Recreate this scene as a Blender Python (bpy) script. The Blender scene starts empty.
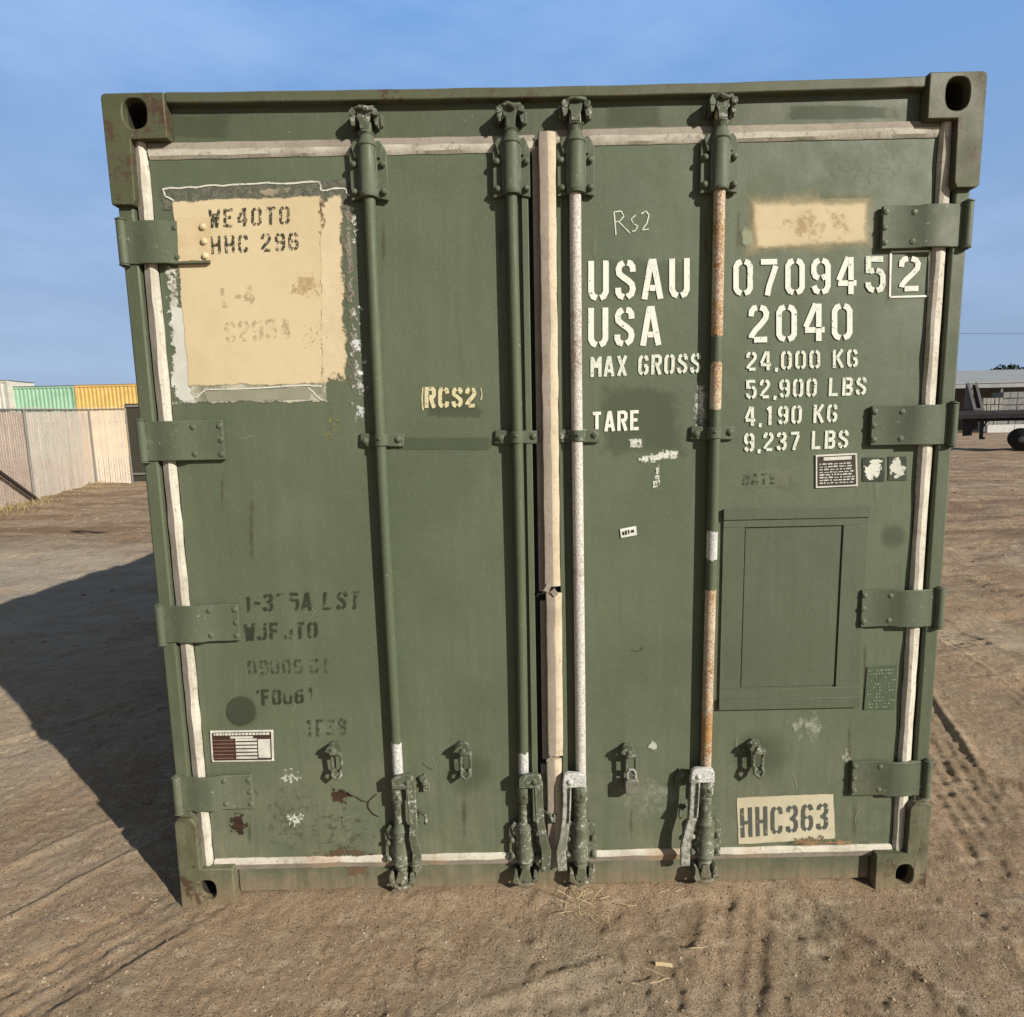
import bpy, math, random
import numpy as np
from mathutils import Vector, Matrix, noise as mnoise
random.seed(7)
rng = np.random.default_rng(5)
PI = math.pi
scn = bpy.context.scene
COL = scn.collection

# ------------------------------------------------------------------ camera
FOC = 610.0
YAW, PIT, ROL = 0.000906, 0.1313866, 0.021453
CAM = Vector((-0.1137, -1.8142, 1.5281))
def cam_axes():
    ca, sa, cb, sb, cc, sc = math.cos(YAW), math.sin(YAW), math.cos(PIT), math.sin(PIT), math.cos(ROL), math.sin(ROL)
    fwd = Vector((sa*cb, ca*cb, -sb)); r0 = Vector((ca, -sa, 0)); d0 = fwd.cross(r0)
    return cc*r0 + sc*d0, -sc*r0 + cc*d0, fwd
RX, DX, FX = cam_axes()
cd = bpy.data.cameras.new('camera'); cam = bpy.data.objects.new('camera', cd); COL.objects.link(cam)
cd.sensor_width = 36; cd.sensor_fit = 'HORIZONTAL'; cd.lens = 36*FOC/1024; cd.clip_start = .05; cd.clip_end = 3000
m = Matrix((RX, -DX, -FX)).transposed().to_4x4(); m.translation = CAM; cam.matrix_world = m
scn.camera = cam

# ------------------------------------------------------------------ sky and sun
SUNV = Vector((3.70, -3.15, 2.47)).normalized()
EL = math.asin(SUNV.z); AZ = math.atan2(SUNV.x, SUNV.y)
w = bpy.data.worlds.new('World'); scn.world = w; w.use_nodes = True
nt = w.node_tree; N = nt.nodes; Lk = nt.links
bg = N['Background']
sky = N.new('ShaderNodeTexSky'); sky.sky_type = 'NISHITA'; sky.sun_disc = False
sky.sun_elevation = EL; sky.sun_rotation = AZ; sky.air_density = 1.0; sky.dust_density = 0.6; sky.ozone_density = 2.0; sky.altitude = 100
tc = N.new('ShaderNodeTexCoord'); mp = N.new('ShaderNodeMapping'); mp.inputs['Scale'].default_value = (1.2, 1.2, 3.5); mp.inputs['Rotation'].default_value = (0, .5, .4)
nz = N.new('ShaderNodeTexNoise'); nz.inputs['Scale'].default_value = 1.7; nz.inputs['Detail'].default_value = 7; nz.inputs['Roughness'].default_value = .55
rp = N.new('ShaderNodeValToRGB'); rp.color_ramp.elements[0].position = .46; rp.color_ramp.elements[1].position = .74
mx = N.new('ShaderNodeMix'); mx.data_type = 'RGBA'
cm = N.new('ShaderNodeMath'); cm.operation = 'MULTIPLY'; cm.inputs[1].default_value = .42
Lk.new(tc.outputs['Generated'], mp.inputs[0]); Lk.new(mp.outputs[0], nz.inputs['Vector']); Lk.new(nz.outputs['Fac'], rp.inputs[0])
Lk.new(rp.outputs[0], cm.inputs[0]); Lk.new(cm.outputs[0], mx.inputs['Factor'])
mx.inputs['B'].default_value = (5.0, 6.6, 9.4, 1)
# the sky away from the sun is brightened with haze blue; overhead and sunward it is dimmed and greyed to cut fill
gm = N.new('ShaderNodeSeparateXYZ'); Lk.new(tc.outputs['Generated'], gm.inputs[0])
er = N.new('ShaderNodeValToRGB'); er.color_ramp.elements[0].position = .0; er.color_ramp.elements[0].color = (3.1, 4.15, 5.7, 1)
er.color_ramp.elements[1].position = .55; er.color_ramp.elements[1].color = (1.65, 3.7, 7.6, 1)
e3 = er.color_ramp.elements.new(.74); e3.color = (1.9, 2.1, 2.5, 1)
Lk.new(gm.outputs[2], er.inputs[0])
yr_ = N.new('ShaderNodeMapRange'); yr_.interpolation_type = 'SMOOTHSTEP'; yr_.inputs['From Min'].default_value = -.1; yr_.inputs['From Max'].default_value = .5; yr_.inputs['To Max'].default_value = .85
Lk.new(gm.outputs[1], yr_.inputs['Value'])
mh = N.new('ShaderNodeMix'); mh.data_type = 'RGBA'; Lk.new(yr_.outputs[0], mh.inputs['Factor']); Lk.new(er.outputs[0], mh.inputs['B'])
hs = N.new('ShaderNodeHueSaturation'); hs.inputs['Saturation'].default_value = .30; hs.inputs['Value'].default_value = .42; Lk.new(sky.outputs[0], hs.inputs['Color']); Lk.new(hs.outputs[0], mh.inputs['A'])
Lk.new(mh.outputs['Result'], mx.inputs['A'])
Lk.new(mx.outputs['Result'], bg.inputs['Color'])
bg.inputs['Strength'].default_value = .085
sl = bpy.data.lights.new('sun', 'SUN'); so = bpy.data.objects.new('sun', sl); COL.objects.link(so)
sl.energy = 4.8; sl.angle = math.radians(.5); sl.color = (1, .94, .84)
so.rotation_euler = (-SUNV).to_track_quat('-Z', 'Y').to_euler(); so.location = (8, -8, 8)
vs = scn.view_settings; vs.view_transform = 'Standard'; vs.look = 'None'; vs.gamma = 1; vs.use_curve_mapping = False; vs.exposure = 0.42

# ------------------------------------------------------------------ pixel -> world
def ray(px, py): return RX*((px-512)/FOC) + DX*((py-508.5)/FOC) + FX
def F(px, py, Y=0.0):
    d = ray(px, py); t = (Y-CAM.y)/d.y; q = CAM + d*t; return (q.x, q.z)
def P(px, py, Y): x, z = F(px, py, Y); return Vector((x, Y, z))
def G(px, py, z=0.0):
    d = ray(px, py); t = (z-CAM.z)/d.z; return CAM + d*t

# ------------------------------------------------------------------ materials
class NB:
    def __init__(s, name):
        s.m = bpy.data.materials.new(name); s.m.use_nodes = True; s.t = s.m.node_tree; s.n = s.t.nodes; s.l = s.t.links
        s.b = s.n['Principled BSDF']; s.out = s.n['Material Output']; s.co = s.n.new('ShaderNodeTexCoord')
    def set(s, sock, v):
        if hasattr(v, 'links'): s.l.new(v, sock)
        elif isinstance(v, tuple) and len(v) == 3: sock.default_value = (*v, 1) if sock.type == 'RGBA' else v
        else: sock.default_value = v
    def coord(s, scale=(1,1,1), rot=(0,0,0), src='Object'):
        k = s.n.new('ShaderNodeMapping'); k.inputs['Scale'].default_value = scale; k.inputs['Rotation'].default_value = rot
        s.l.new(s.co.outputs[src], k.inputs[0]); return k.outputs[0]
    def noise(s, scale, detail=4, rough=.55, co=None, dist=0):
        k = s.n.new('ShaderNodeTexNoise'); k.inputs['Scale'].default_value = scale; k.inputs['Detail'].default_value = detail
        k.inputs['Roughness'].default_value = rough; k.inputs['Distortion'].default_value = dist
        s.l.new(co if co else s.co.outputs['Object'], k.inputs['Vector']); return k.outputs['Fac']
    def voro(s, scale, feat='F1', out='Distance', co=None):
        k = s.n.new('ShaderNodeTexVoronoi'); k.feature = feat; k.inputs['Scale'].default_value = scale
        s.l.new(co if co else s.co.outputs['Object'], k.inputs['Vector']); return k.outputs[out]
    def ramp(s, v, a, b, ca=0.0, cb=1.0):
        k = s.n.new('ShaderNodeMapRange'); k.interpolation_type = 'SMOOTHSTEP'
        s.set(k.inputs['Value'], v); k.inputs['From Min'].default_value = a; k.inputs['From Max'].default_value = b
        k.inputs['To Min'].default_value = ca; k.inputs['To Max'].default_value = cb; return k.outputs[0]
    def math(s, op, a, b=0.0, c=None):
        k = s.n.new('ShaderNodeMath'); k.operation = op; s.set(k.inputs[0], a); s.set(k.inputs[1], b)
        if c is not None: s.set(k.inputs[2], c)
        return k.outputs[0]
    def mix(s, f, a, b):
        k = s.n.new('ShaderNodeMix'); k.data_type = 'RGBA'; s.set(k.inputs['Factor'], f); s.set(k.inputs['A'], a); s.set(k.inputs['B'], b); return k.outputs['Result']
    def sep(s, src='Object'):
        k = s.n.new('ShaderNodeSeparateXYZ'); s.l.new(s.co.outputs[src], k.inputs[0]); return k.outputs
    def bump(s, h, strength=.3, dist=.01):
        k = s.n.new('ShaderNodeBump'); k.inputs['Strength'].default_value = strength; k.inputs['Distance'].default_value = dist
        s.set(k.inputs['Height'], h); s.l.new(k.outputs[0], s.b.inputs['Normal'])
    def fin(s, col, rough=.6, metal=0.0, spec=.4):
        s.set(s.b.inputs['Base Color'], col); s.set(s.b.inputs['Roughness'], rough); s.set(s.b.inputs['Metallic'], metal)
        s.b.inputs['Specular IOR Level'].default_value = spec; return s.m
    def alpha(s, a): s.set(s.b.inputs['Alpha'], a)

GREEN = (.101, .121, .073)
def paint(name, base=GREEN, rust=.0, dirt=.35, chips=.0, scratch=.4, bright=1.0, edge=0.0, ec=(.15, .085, .045)):
    k = NB(name); b = tuple(c*bright for c in base)
    d = (b[0]*.80, b[1]*.84, b[2]*.84); l = (b[0]*1.16, b[1]*1.10, b[2]*1.22)
    n1 = k.ramp(k.noise(1.6, 5, .6), .35, .65); col = k.mix(n1, b, d)
    n2 = k.ramp(k.noise(3.1, 6, .65, k.coord((2.2, 1, .45))), .50, .78, 0, .65); col = k.mix(n2, col, l)
    n3 = k.ramp(k.noise(26, 4, .7), .55, .8, 0, dirt); col = k.mix(n3, col, (b[0]*1.05, b[1]*.85, b[2]*.8))
    z = k.sep()[2]                                           # dust thrown up on the lowest hand's breadth
    du = k.math('MULTIPLY', k.ramp(z, .75, 0.0), k.ramp(k.noise(7, 6, .7), .35, .75, .1, .75)); col = k.mix(du, col, (.20, .19, .135)); sp_ = k.math('MULTIPLY', k.ramp(k.math('ADD', z, k.math('MULTIPLY', k.noise(14, 6, .8), -.10)), .05, -.06), .8); col = k.mix(sp_, col, (.24, .175, .11))
    st = k.ramp(k.noise(7, 5, .7, k.coord((7, 1, .35))), .40, .66, 0, .45); col = k.mix(st, col, (b[0]*.78, b[1]*.80, b[2]*.76))
    sp = k.ramp(k.noise(190, 3, .8), .52, .72, 0, .55); col = k.mix(sp, col, (b[0]*1.45, b[1]*1.40, b[2]*1.5))
    sq = k.ramp(k.noise(140, 3, .8, k.coord((1, 1, .6))), .56, .70, 0, .55); col = k.mix(sq, col, (b[0]*.6, b[1]*.62, b[2]*.6))
    if scratch:
        sc = k.ramp(k.noise(5, 7, .75, k.coord((9, 1, 1.2))), .66, .72, 0, scratch); col = k.mix(sc, col, (b[0]*1.5, b[1]*1.45, b[2]*1.6))
    if chips:
        c = k.ramp(k.noise(62, 6, .8), .66-chips*.17, .69-chips*.17); c = k.math('MULTIPLY', c, k.ramp(k.noise(8, 3), .40, .55)); col = k.mix(k.math('MULTIPLY', c, .85), col, (.40, .40, .36))
    if rust:
        r = k.ramp(k.noise(15, 7, .75), .72-rust*.18, .76-rust*.18); r = k.math('MULTIPLY', r, k.ramp(k.noise(3, 3), .42, .58)); col = k.mix(r, col, k.mix(k.noise(40, 4), (.085, .052, .030), (.045, .028, .018)))
    if edge:
        bv = k.n.new('ShaderNodeBevel'); bv.samples = 4; bv.inputs['Radius'].default_value = .007; ge = k.n.new('ShaderNodeNewGeometry')
        dp = k.n.new('ShaderNodeVectorMath'); dp.operation = 'DOT_PRODUCT'; k.l.new(bv.outputs[0], dp.inputs[0]); k.l.new(ge.outputs['Normal'], dp.inputs[1])
        em = k.ramp(k.math('ADD', k.math('SUBTRACT', 1.0, dp.outputs['Value']), k.math('MULTIPLY', k.math('SUBTRACT', k.noise(24, 6, .75), .56), .9)), .06, .14, 0, edge)
        ecol = k.mix(k.ramp(k.noise(30, 4, .7), .4, .6), ec, (.06, .04, .028)); col = k.mix(em, col, ecol)
    k.bump(k.math('ADD', k.math('MULTIPLY', k.noise(3.2, 3), 1.1), k.math('MULTIPLY', k.noise(60, 5, .65), .08)), .45, .014)
    return k.fin(col, k.ramp(k.noise(8, 4), .3, .7, .52, .72), 0, .36)
M = {}
M['door'] = paint('olive door paint', rust=.1)
M['frame'] = paint('olive frame paint', base=(.086, .100, .060), rust=.35, chips=.12, edge=.6)
M['cast'] = paint('worn olive casting paint', base=(.082, .086, .044), rust=1.0, chips=.15, edge=.95)
M['lip'] = paint('weathered olive rail paint', base=(.092, .098, .056), rust=1.0, chips=.1, edge=.8)
M['hinge'] = paint('olive hinge paint', base=(.090, .106, .066), chips=.18, rust=.15, edge=.35, ec=(.24, .25, .20))
M['hw'] = paint('chipped olive hardware paint', base=(.072, .086, .052), chips=.68, rust=.3, edge=.6, ec=(.28, .28, .24))
M['hwg'] = paint('worn galvanised hardware', base=(.19, .195, .16), chips=1.0, rust=.35, edge=.5, ec=(.45, .45, .41))
M['rodg'] = paint('olive rod paint', base=(.086, .104, .060), chips=.15, scratch=.2)
M['hatch'] = paint('olive hatch paint', base=(.086, .103, .064), scratch=.2)
M['side'] = paint('olive side paint', rust=.1)

def galv(name, base, rustamt, rc=(.30, .115, .035), zones=()):
    k = NB(name); n = k.noise(150, 5, .8); col = k.mix(k.ramp(n, .38, .64), base, tuple(c*.5 for c in base))
    g = k.ramp(k.noise(5, 4, .7), .35, .65, -.07, .07); z = k.sep()[2]
    for (z0, z1, am) in zones:
        g = k.math('ADD', g, k.math('MULTIPLY', k.math('MULTIPLY', k.ramp(z, z0-.06, z0+.06), k.ramp(z, z1+.06, z1-.06)), am))
    r = k.ramp(k.math('ADD', k.noise(170, 4, .8), g), .70-rustamt, .74-rustamt); col = k.mix(r, col, k.mix(k.noise(60, 4), rc, tuple(c*.45 for c in rc)))
    w = k.ramp(k.math('ADD', k.noise(24, 4, .7), g), .60-rustamt*.5, .80-rustamt*.5, 0, .55); col = k.mix(w, col, (rc[0]*1.2, rc[1]*1.6, rc[2]*2.2))
    k.bump(k.noise(150, 3, .7), .6, .003)
    return k.fin(col, .66, .0, .3)
M['galv'] = galv('spotted galvanised steel', (.62, .585, .53), .06, (.24, .14, .09), ((1.55, 1.95, .06), (1.0, 1.2, .08)))
M['galv_rust'] = M['galv']
M['rust_orange'] = galv('galvanised steel with speckled orange rust', (.58, .48, .36), .14, (.36, .165, .05), ((.42, .64, .09), (.62, .85, .02), (1.80, 2.12, .05), (1.62, 1.72, .02)))
M['white_metal'] = galv('bare pale metal', (.58, .585, .55), .0, (.12, .13, .09))

def simple(name, col, rough=.7, var=.25, scale=20, metal=0, bumps=.2, col2=None):
    k = NB(name); c2 = col2 or tuple(c*(1-var) for c in col)
    k.bump(k.noise(scale*3, 4), bumps, .004)
    return k.fin(k.mix(k.ramp(k.noise(scale, 5, .65), .35, .7), col, c2), rough, metal, .3)
def gasket_mat(name, a, b, brown):
    k = NB(name)
    col = k.mix(k.ramp(k.noise(9, 5, .7), .40, .72), a, b)
    col = k.mix(k.ramp(k.noise(60, 4, .8), .54, .68, 0, .8), col, brown)
    z = k.sep()[2]; low = k.math('MULTIPLY', k.ramp(z, .22, .08), k.ramp(k.noise(5, 5), .50, .68, 0, .6)); col = k.mix(low, col, (.34, .22, .12))
    k.bump(k.noise(40, 5, .7), .45, .004)
    return k.fin(col, .75, 0, .25)
M['gask'] = gasket_mat('cream door gasket', (.53, .50, .42), (.37, .34, .275), (.24, .20, .14))
M['gask_d'] = gasket_mat('darker outer gasket lip', (.28, .245, .20), (.21, .18, .145), (.18, .14, .10))
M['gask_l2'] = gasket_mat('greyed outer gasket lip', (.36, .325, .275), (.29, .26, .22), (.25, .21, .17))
M['gask_l'] = gasket_mat('pinkish outer gasket face', (.30, .255, .205), (.24, .20, .16), (.22, .17, .13))
M['gask_c'] = gasket_mat('yellowed centre gasket', (.54, .465, .34), (.43, .36, .25), (.38, .29, .17))
M['black'] = simple('dark rubber', (.012, .012, .010), .8)
M['dark'] = simple('shadowed interior steel', (.03, .025, .02), .85)

# ------------------------------------------------------------------ mesh builder
class MB:
    def __init__(s): s.v = []; s.f = []; s.mi = []; s.uv = {}
    def add(s, vs, fs, mi=0):
        o = len(s.v); s.v += [tuple(v) for v in vs]
        for f in fs: s.f.append(tuple(i+o for i in f)); s.mi.append(mi)
        return s
    def box(s, x0, x1, y0, y1, z0, z1, mi=0, mat=None):
        vs = [Vector((x, y, z)) for x in (x0, x1) for y in (y0, y1) for z in (z0, z1)]
        if mat: vs = [mat @ v for v in vs]
        return s.add(vs, [(0,1,3,2), (4,6,7,5), (0,4,5,1), (2,3,7,6), (0,2,6,4), (1,5,7,3)], mi)
    def prism_y(s, pts, y0, y1, mi=0):                     # polygon in x,z
        n = len(pts); vs = [(x, y0, z) for x, z in pts] + [(x, y1, z) for x, z in pts]
        return s.add(vs, [tuple(range(n))[::-1], tuple(range(n, 2*n))] + [(i, (i+1) % n, n+(i+1) % n, n+i) for i in range(n)], mi)
    def prism_z(s, pts, z0, z1, mi=0):                     # polygon in x,y
        n = len(pts); vs = [(x, y, z0) for x, y in pts] + [(x, y, z1) for x, y in pts]
        return s.add(vs, [tuple(range(n))[::-1], tuple(range(n, 2*n))] + [(i, (i+1) % n, n+(i+1) % n, n+i) for i in range(n)], mi)
    def tube(s, path, r, seg=14, mi=0, caps=True, rs=None):
        path = [Vector(p) for p in path]; rings = []; n = len(path)
        up = None
        for i, p in enumerate(path):
            t = (path[min(i+1, n-1)]-path[max(i-1, 0)]).normalized()
            if up is None: up = t.orthogonal().normalized()
            up = (up - t*up.dot(t)).normalized(); sd = t.cross(up); rr = rs[i] if rs else r
            rings.append([p + (up*math.cos(2*PI*k/seg) + sd*math.sin(2*PI*k/seg))*rr for k in range(seg)])
        vs = [v for rg in rings for v in rg]; fs = []
        for i in range(n-1):
            for k in range(seg): fs.append((i*seg+k, i*seg+(k+1) % seg, (i+1)*seg+(k+1) % seg, (i+1)*seg+k))
        if caps: fs += [tuple(range(seg))[::-1], tuple((n-1)*seg+k for k in range(seg))]
        return s.add(vs, fs, mi)
    def cyl(s, a, b, r, seg=14, mi=0): return s.tube([a, b], r, seg, mi)
    def dome(s, x, y, z, r, h, mi=0, seg=10):              # rivet head facing -Y
        vs = []; fs = []
        for j, (rr, hh) in enumerate(((1, 0), (.92, .5), (.6, .88))):
            vs += [(x+r*rr*math.cos(2*PI*k/seg), y-h*hh, z+r*rr*math.sin(2*PI*k/seg)) for k in range(seg)]
        vs.append((x, y-h, z))
        for j in range(2):
            for k in range(seg): fs.append((j*seg+k, j*seg+(k+1) % seg, (j+1)*seg+(k+1) % seg, (j+1)*seg+k))
        for k in range(seg): fs.append((2*seg+k, 2*seg+(k+1) % seg, 3*seg))
        return s.add(vs, fs, mi)
    def bar(s, path, w, d, mi=0):                          # flat bar along an x,z path with y per point; width across, depth in y
        path = [Vector(p) for p in path]; n = len(path); vs = []
        for i, p in enumerate(path):
            t = (path[min(i+1, n-1)]-path[max(i-1, 0)]); t.y = 0; t.normalize(); sd = Vector((t.z, 0, -t.x))*(w[i] if isinstance(w, (list, tuple)) else w)/2
            yy = Vector((0, d/2, 0)); vs += [p+sd-yy, p-sd-yy, p-sd+yy, p+sd+yy]
        fs = [(0, 1, 2, 3), tuple(4*(n-1)+k for k in (3, 2, 1, 0))]
        for i in range(n-1):
            for k in range(4): fs.append((4*i+k, 4*(i+1)+k, 4*(i+1)+(k+1) % 4, 4*i+(k+1) % 4))
        return s.add(vs, fs, mi)
    def jitter(s, amp, f=30):
        s.v = [tuple(Vector(v) + mnoise.noise_vector(Vector(v)*f)*amp) for v in s.v]; return s
    def build(s, name, mats, parent=None, bevel=0, smooth=40, label=None, seg=2):
        me = bpy.data.meshes.new(name); me.from_pydata(s.v, [], s.f)
        for mm in (mats if isinstance(mats, (list, tuple)) else [mats]): me.materials.append(mm)
        me.polygons.foreach_set('material_index', s.mi)
        me.update()
        import bmesh as bmm
        b = bmm.new(); b.from_mesh(me); bmm.ops.recalc_face_normals(b, faces=b.faces); b.to_mesh(me); b.free()
        if smooth:
            me.polygons.foreach_set('use_smooth', [True]*len(me.polygons)); me.set_sharp_from_angle(angle=math.radians(smooth))
        o = bpy.data.objects.new(name, me); COL.objects.link(o)
        if parent: o.parent = parent
        if label: o['label'] = label
        if bevel:
            md = o.modifiers.new('bevel', 'BEVEL'); md.width = bevel; md.segments = seg; md.limit_method = 'ANGLE'; md.angle_limit = math.radians(50)
        return o
def tag(o, label, cat, group=None, kind=None):
    o['label'] = label
    o['category'] = cat
    if group: o['group'] = group
    if kind: o['kind'] = kind
    return o
def empty(name, loc=(0, 0, 0), rz=0):
    o = bpy.data.objects.new(name, None); COL.objects.link(o); o.location = loc; o.rotation_euler = (0, 0, rz); o.empty_display_size = .3; return o

# ------------------------------------------------------------------ ground
_T = {}
def vnoise(x, y, seed):
    if seed not in _T: _T[seed] = np.random.default_rng(seed).random((256, 256))
    T = _T[seed]
    xi = np.floor(x).astype(int); yi = np.floor(y).astype(int); fx = x-xi; fy = y-yi
    fx = fx*fx*(3-2*fx); fy = fy*fy*(3-2*fy)
    a = T[xi % 256, yi % 256]; b = T[(xi+1) % 256, yi % 256]; c = T[xi % 256, (yi+1) % 256]; d = T[(xi+1) % 256, (yi+1) % 256]
    return (a*(1-fx)+b*fx)*(1-fy) + (c*(1-fx)+d*fx)*fy - .5
def fbm(x, y, f, o, seed, g=.5):
    s = 0; a = 1
    for i in range(o): s = s + a*vnoise(x*f+i*17.3, y*f+i*9.1, seed+i); f *= 2.03; a *= g
    return s
def tracks(x, y):
    """tyre tracks pressed into the dirt: (x0,y0) -> (x1,y1), width"""
    h = np.zeros_like(x)
    T = [(-2.2, -1.0, .3, 1.9, .24, .9), (.10, -.9, .75, .35, .16, .7), (1.25, -.7, 2.2, 1.6, .26, 1.2), (1.55, .9, 2.35, -.1, .22, 1.0), (2.6, -1, 3.6, 8, .28, 1.2), (.62, .05, 1.02, -.62, .17, .9), (.35, .02, .62, -.5, .13, .7), (1.35, .35, 2.3, -.5, .20, .9),
         (-5.6, -1.5, -2.4, 3.8, .25, 1.0), (-2.9, -1.5, -1.25, .9, .25, 1.1), (3.6, -1, 4.9, 9, .28, 1.2), (-7, 2, -3, 5, .25, .9), (-9, 5.2, -2, 7.6, .3, 1.2), (-3.6, .2, -1.4, 2.4, .22, .7), (2.2, 6, 9, 4.2, .3, 1.2), (2.0, 8.6, 12, 9.6, .3, 1.2), (-2.2, -1.35, .2, -.3, .2, .8), (-1.1, -1.3, .7, -.75, .2, .55)]
    for k, (x0, y0, x1, y1, w, s) in enumerate(T):
        L = math.hypot(x1-x0, y1-y0); tx, ty = (x1-x0)/L, (y1-y0)/L
        u = (x-x0)*tx+(y-y0)*ty; v = -(x-x0)*ty+(y-y0)*tx; v = v + .06*np.sin(u*1.3+k)
        m = 1/(1+np.exp(np.clip((np.abs(v)-w/2)/.012, -40, 40))); m = m/(1+np.exp(np.clip(-(u)/.1, -40, 40)))/(1+np.exp(np.clip((u-L)/.1, -40, 40)))
        m = m*np.clip(.55+1.6*fbm(x, y, 1.6, 3, 200+k), 0, 1)
        ridge = np.exp(-((np.abs(v)-w/2-.02)/.018)**2)*.006*np.clip(.5+1.5*fbm(x, y, 3, 2, 260+k), 0, 1)*(m.max() > 0)
        inside = (u > 0) & (u < L)
        tread = .0030*np.tanh(2.5*np.sin(u*2*PI/.085 + np.abs(v)*26))*np.where(np.abs(v) < w*.46, 1, 0) + .003*np.sin(v*2*PI/.055)
        h += s*(m*(-.012+tread) + ridge*inside*1.9)
    return h
def gh(x, y):
    near = np.exp(-((y-0)/6.0)**2)
    h = fbm(x, y, .35, 3, 3)*.06*np.clip((np.hypot(x, y-2)-2.0)/4, 0, 1) + fbm(x, y, 1.7, 3, 11)*.014
    c = fbm(x, y, 7, 4, 21, .6); h += c*.008
    clod = np.clip(fbm(x, y, 15, 3, 31, .6)-.24, 0, 1); h += clod*.020*np.clip(fbm(x, y, .9, 2, 41)*3+.55, 0, 1)
    h += fbm(x, y, 45, 3, 51, .6)*.0045
    far = np.clip((np.hypot(x, y)-1.8)/3, 0, 1); rut = fbm(x*.6+y*.12, y*1.7-x*.2, 1.5, 4, 71, .6); h += rut*.075*far
    h += tracks(x, y)
    return h
def axis(lo, hi, c0, c1, fine, grow):
    a = list(np.arange(c0, c1, fine)); s = fine; x = c1
    while x < hi: a.append(x); s *= grow; x += s
    s = fine; x = c0-fine
    while x > lo: a.insert(0, x); s *= grow; x -= s
    return np.array([lo]+a+[hi]) if a[0] > lo else np.array(a+[hi])
xs = axis(-900, 900, -2.6, 2.7, .0085, 1.022); ys = axis(-60, 1800, -.62, 2.2, .0085, 1.018)
Xg, Yg = np.meshgrid(xs, ys, indexing='xy')
dst = np.hypot(Xg, Yg); Z = gh(Xg, Yg)*np.clip(1.4-dst/90, .0, 1)
# packed flat under the container, castings sunk a little
under = 1/(1+np.exp(np.clip((np.abs(Xg)-1.2)/.05, -40, 40)))/(1+np.exp(np.clip((-Yg+.03)/.03, -40, 40)))/(1+np.exp(np.clip((Yg-6.1)/.05, -40, 40)))
Z = Z*(1-under*.9) + under*.006 - .009
pile = np.exp(-((Yg-.03)/.06)**2)/(1+np.exp(np.clip((np.abs(Xg)-.92)/.03, -40, 40)))*(.018+.012*fbm(Xg, Yg, 4, 3, 91)); Z += pile
ny, nx = Z.shape
vv = np.stack([Xg, Yg, Z], -1).reshape(-1, 3)
ii = np.arange(nx*ny).reshape(ny, nx); q = np.stack([ii[:-1, :-1], ii[:-1, 1:], ii[1:, 1:], ii[1:, :-1]], -1).reshape(-1, 4)
me = bpy.data.meshes.new('ground'); me.vertices.add(len(vv)); me.vertices.foreach_set('co', vv.ravel())
me.loops.add(q.size); me.loops.foreach_set('vertex_index', q.ravel()); me.polygons.add(len(q))
me.polygons.foreach_set('loop_start', np.arange(0, q.size, 4)); me.polygons.foreach_set('loop_total', np.full(len(q), 4)); me.polygons.foreach_set('use_smooth', np.ones(len(q), bool)); me.update()
ground = bpy.data.objects.new('ground', me); COL.objects.link(ground); tag(ground, 'brown compacted dirt yard with tyre tracks and fine gravel', 'ground', kind='structure')
def gz(x, y):
    return float(gh(np.array([[float(x)]]), np.array([[float(y)]]))[0, 0])*max(0, min(1, 1.4-math.hypot(x, y)/90)) - .009
k = NB('brown yard dirt')
a = k.mix(k.ramp(k.noise(.9, 6, .65), .36, .64), (.425, .306, .195), (.325, .229, .143))
a = k.mix(k.ramp(k.noise(.33, 5, .6), .50, .66, 0, .8), a, (.45, .375, .275))       # greyer gravelly places
a = k.mix(k.ramp(k.noise(1.9, 6, .7), .54, .66, 0, .55), a, (.30, .27, .19)); a = k.mix(k.ramp(k.noise(2.6, 6, .7, k.coord((1, 1, 1), (.3, .2, .9))), .54, .68, 0, .6), a, (.40, .25, .155))
a = k.mix(k.ramp(k.noise(6, 6, .7), .52, .72, 0, .6), a, (.24, .165, .108))
a = k.mix(k.ramp(k.noise(95, 3, .8), .50, .68, 0, .62), a, (.40, .31, .22))
a = k.mix(k.ramp(k.noise(170, 2, .8), .56, .66, 0, .6), a, (.085, .058, .042))
vc = k.voro(230, out='Color'); vs_ = k.n.new('ShaderNodeSeparateColor'); k.l.new(vc, vs_.inputs[0])
a = k.mix(k.ramp(k.noise(34, 5, .8), .54, .70, 0, .4), a, (.17, .115, .075)); a = k.mix(k.ramp(k.noise(12, 6, .8, k.coord((.6, 1.6, 1))), .50, .66, 0, .6), a, (.56, .45, .32))
a = k.mix(k.ramp(vs_.outputs[0], .90, .97, 0, .75), a, (.44, .38, .29)); a = k.mix(k.ramp(vs_.outputs[1], .92, .98, 0, .7), a, (.06, .045, .035))
sx = k.sep(); dr = k.math('MULTIPLY', k.ramp(k.noise(.9, 5, .7, k.coord((.35, 1.5, 1))), .44, .60, 0, .75), k.ramp(sx[1], 2.0, 7.0)); a = k.mix(k.math('MULTIPLY', k.ramp(k.noise(4.5, 8, .78, k.coord((.5, 1.2, 1))), .50, .60, 0, .7), k.ramp(sx[1], 1.5, 6.0)), a, (.23, .155, .10)); a = k.mix(k.math('MULTIPLY', k.ramp(k.noise(5.5, 8, .8, k.coord((.5, 1.3, 1))), .54, .64, 0, .7), k.ramp(sx[1], 1.5, 6.0)), a, (.56, .47, .34))
a = k.mix(dr, a, (.20, .13, .083))
gl = k.math('MULTIPLY', k.ramp(sx[0], -1.5, -3.5), k.math('MULTIPLY', k.ramp(sx[1], 1.2, 3.2), k.ramp(sx[1], 8.0, 5.0))); a = k.mix(k.math('MULTIPLY', gl, k.ramp(k.noise(2.0, 5, .7), .3, .6, .3, .9)), a, (.46, .40, .315))
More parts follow.
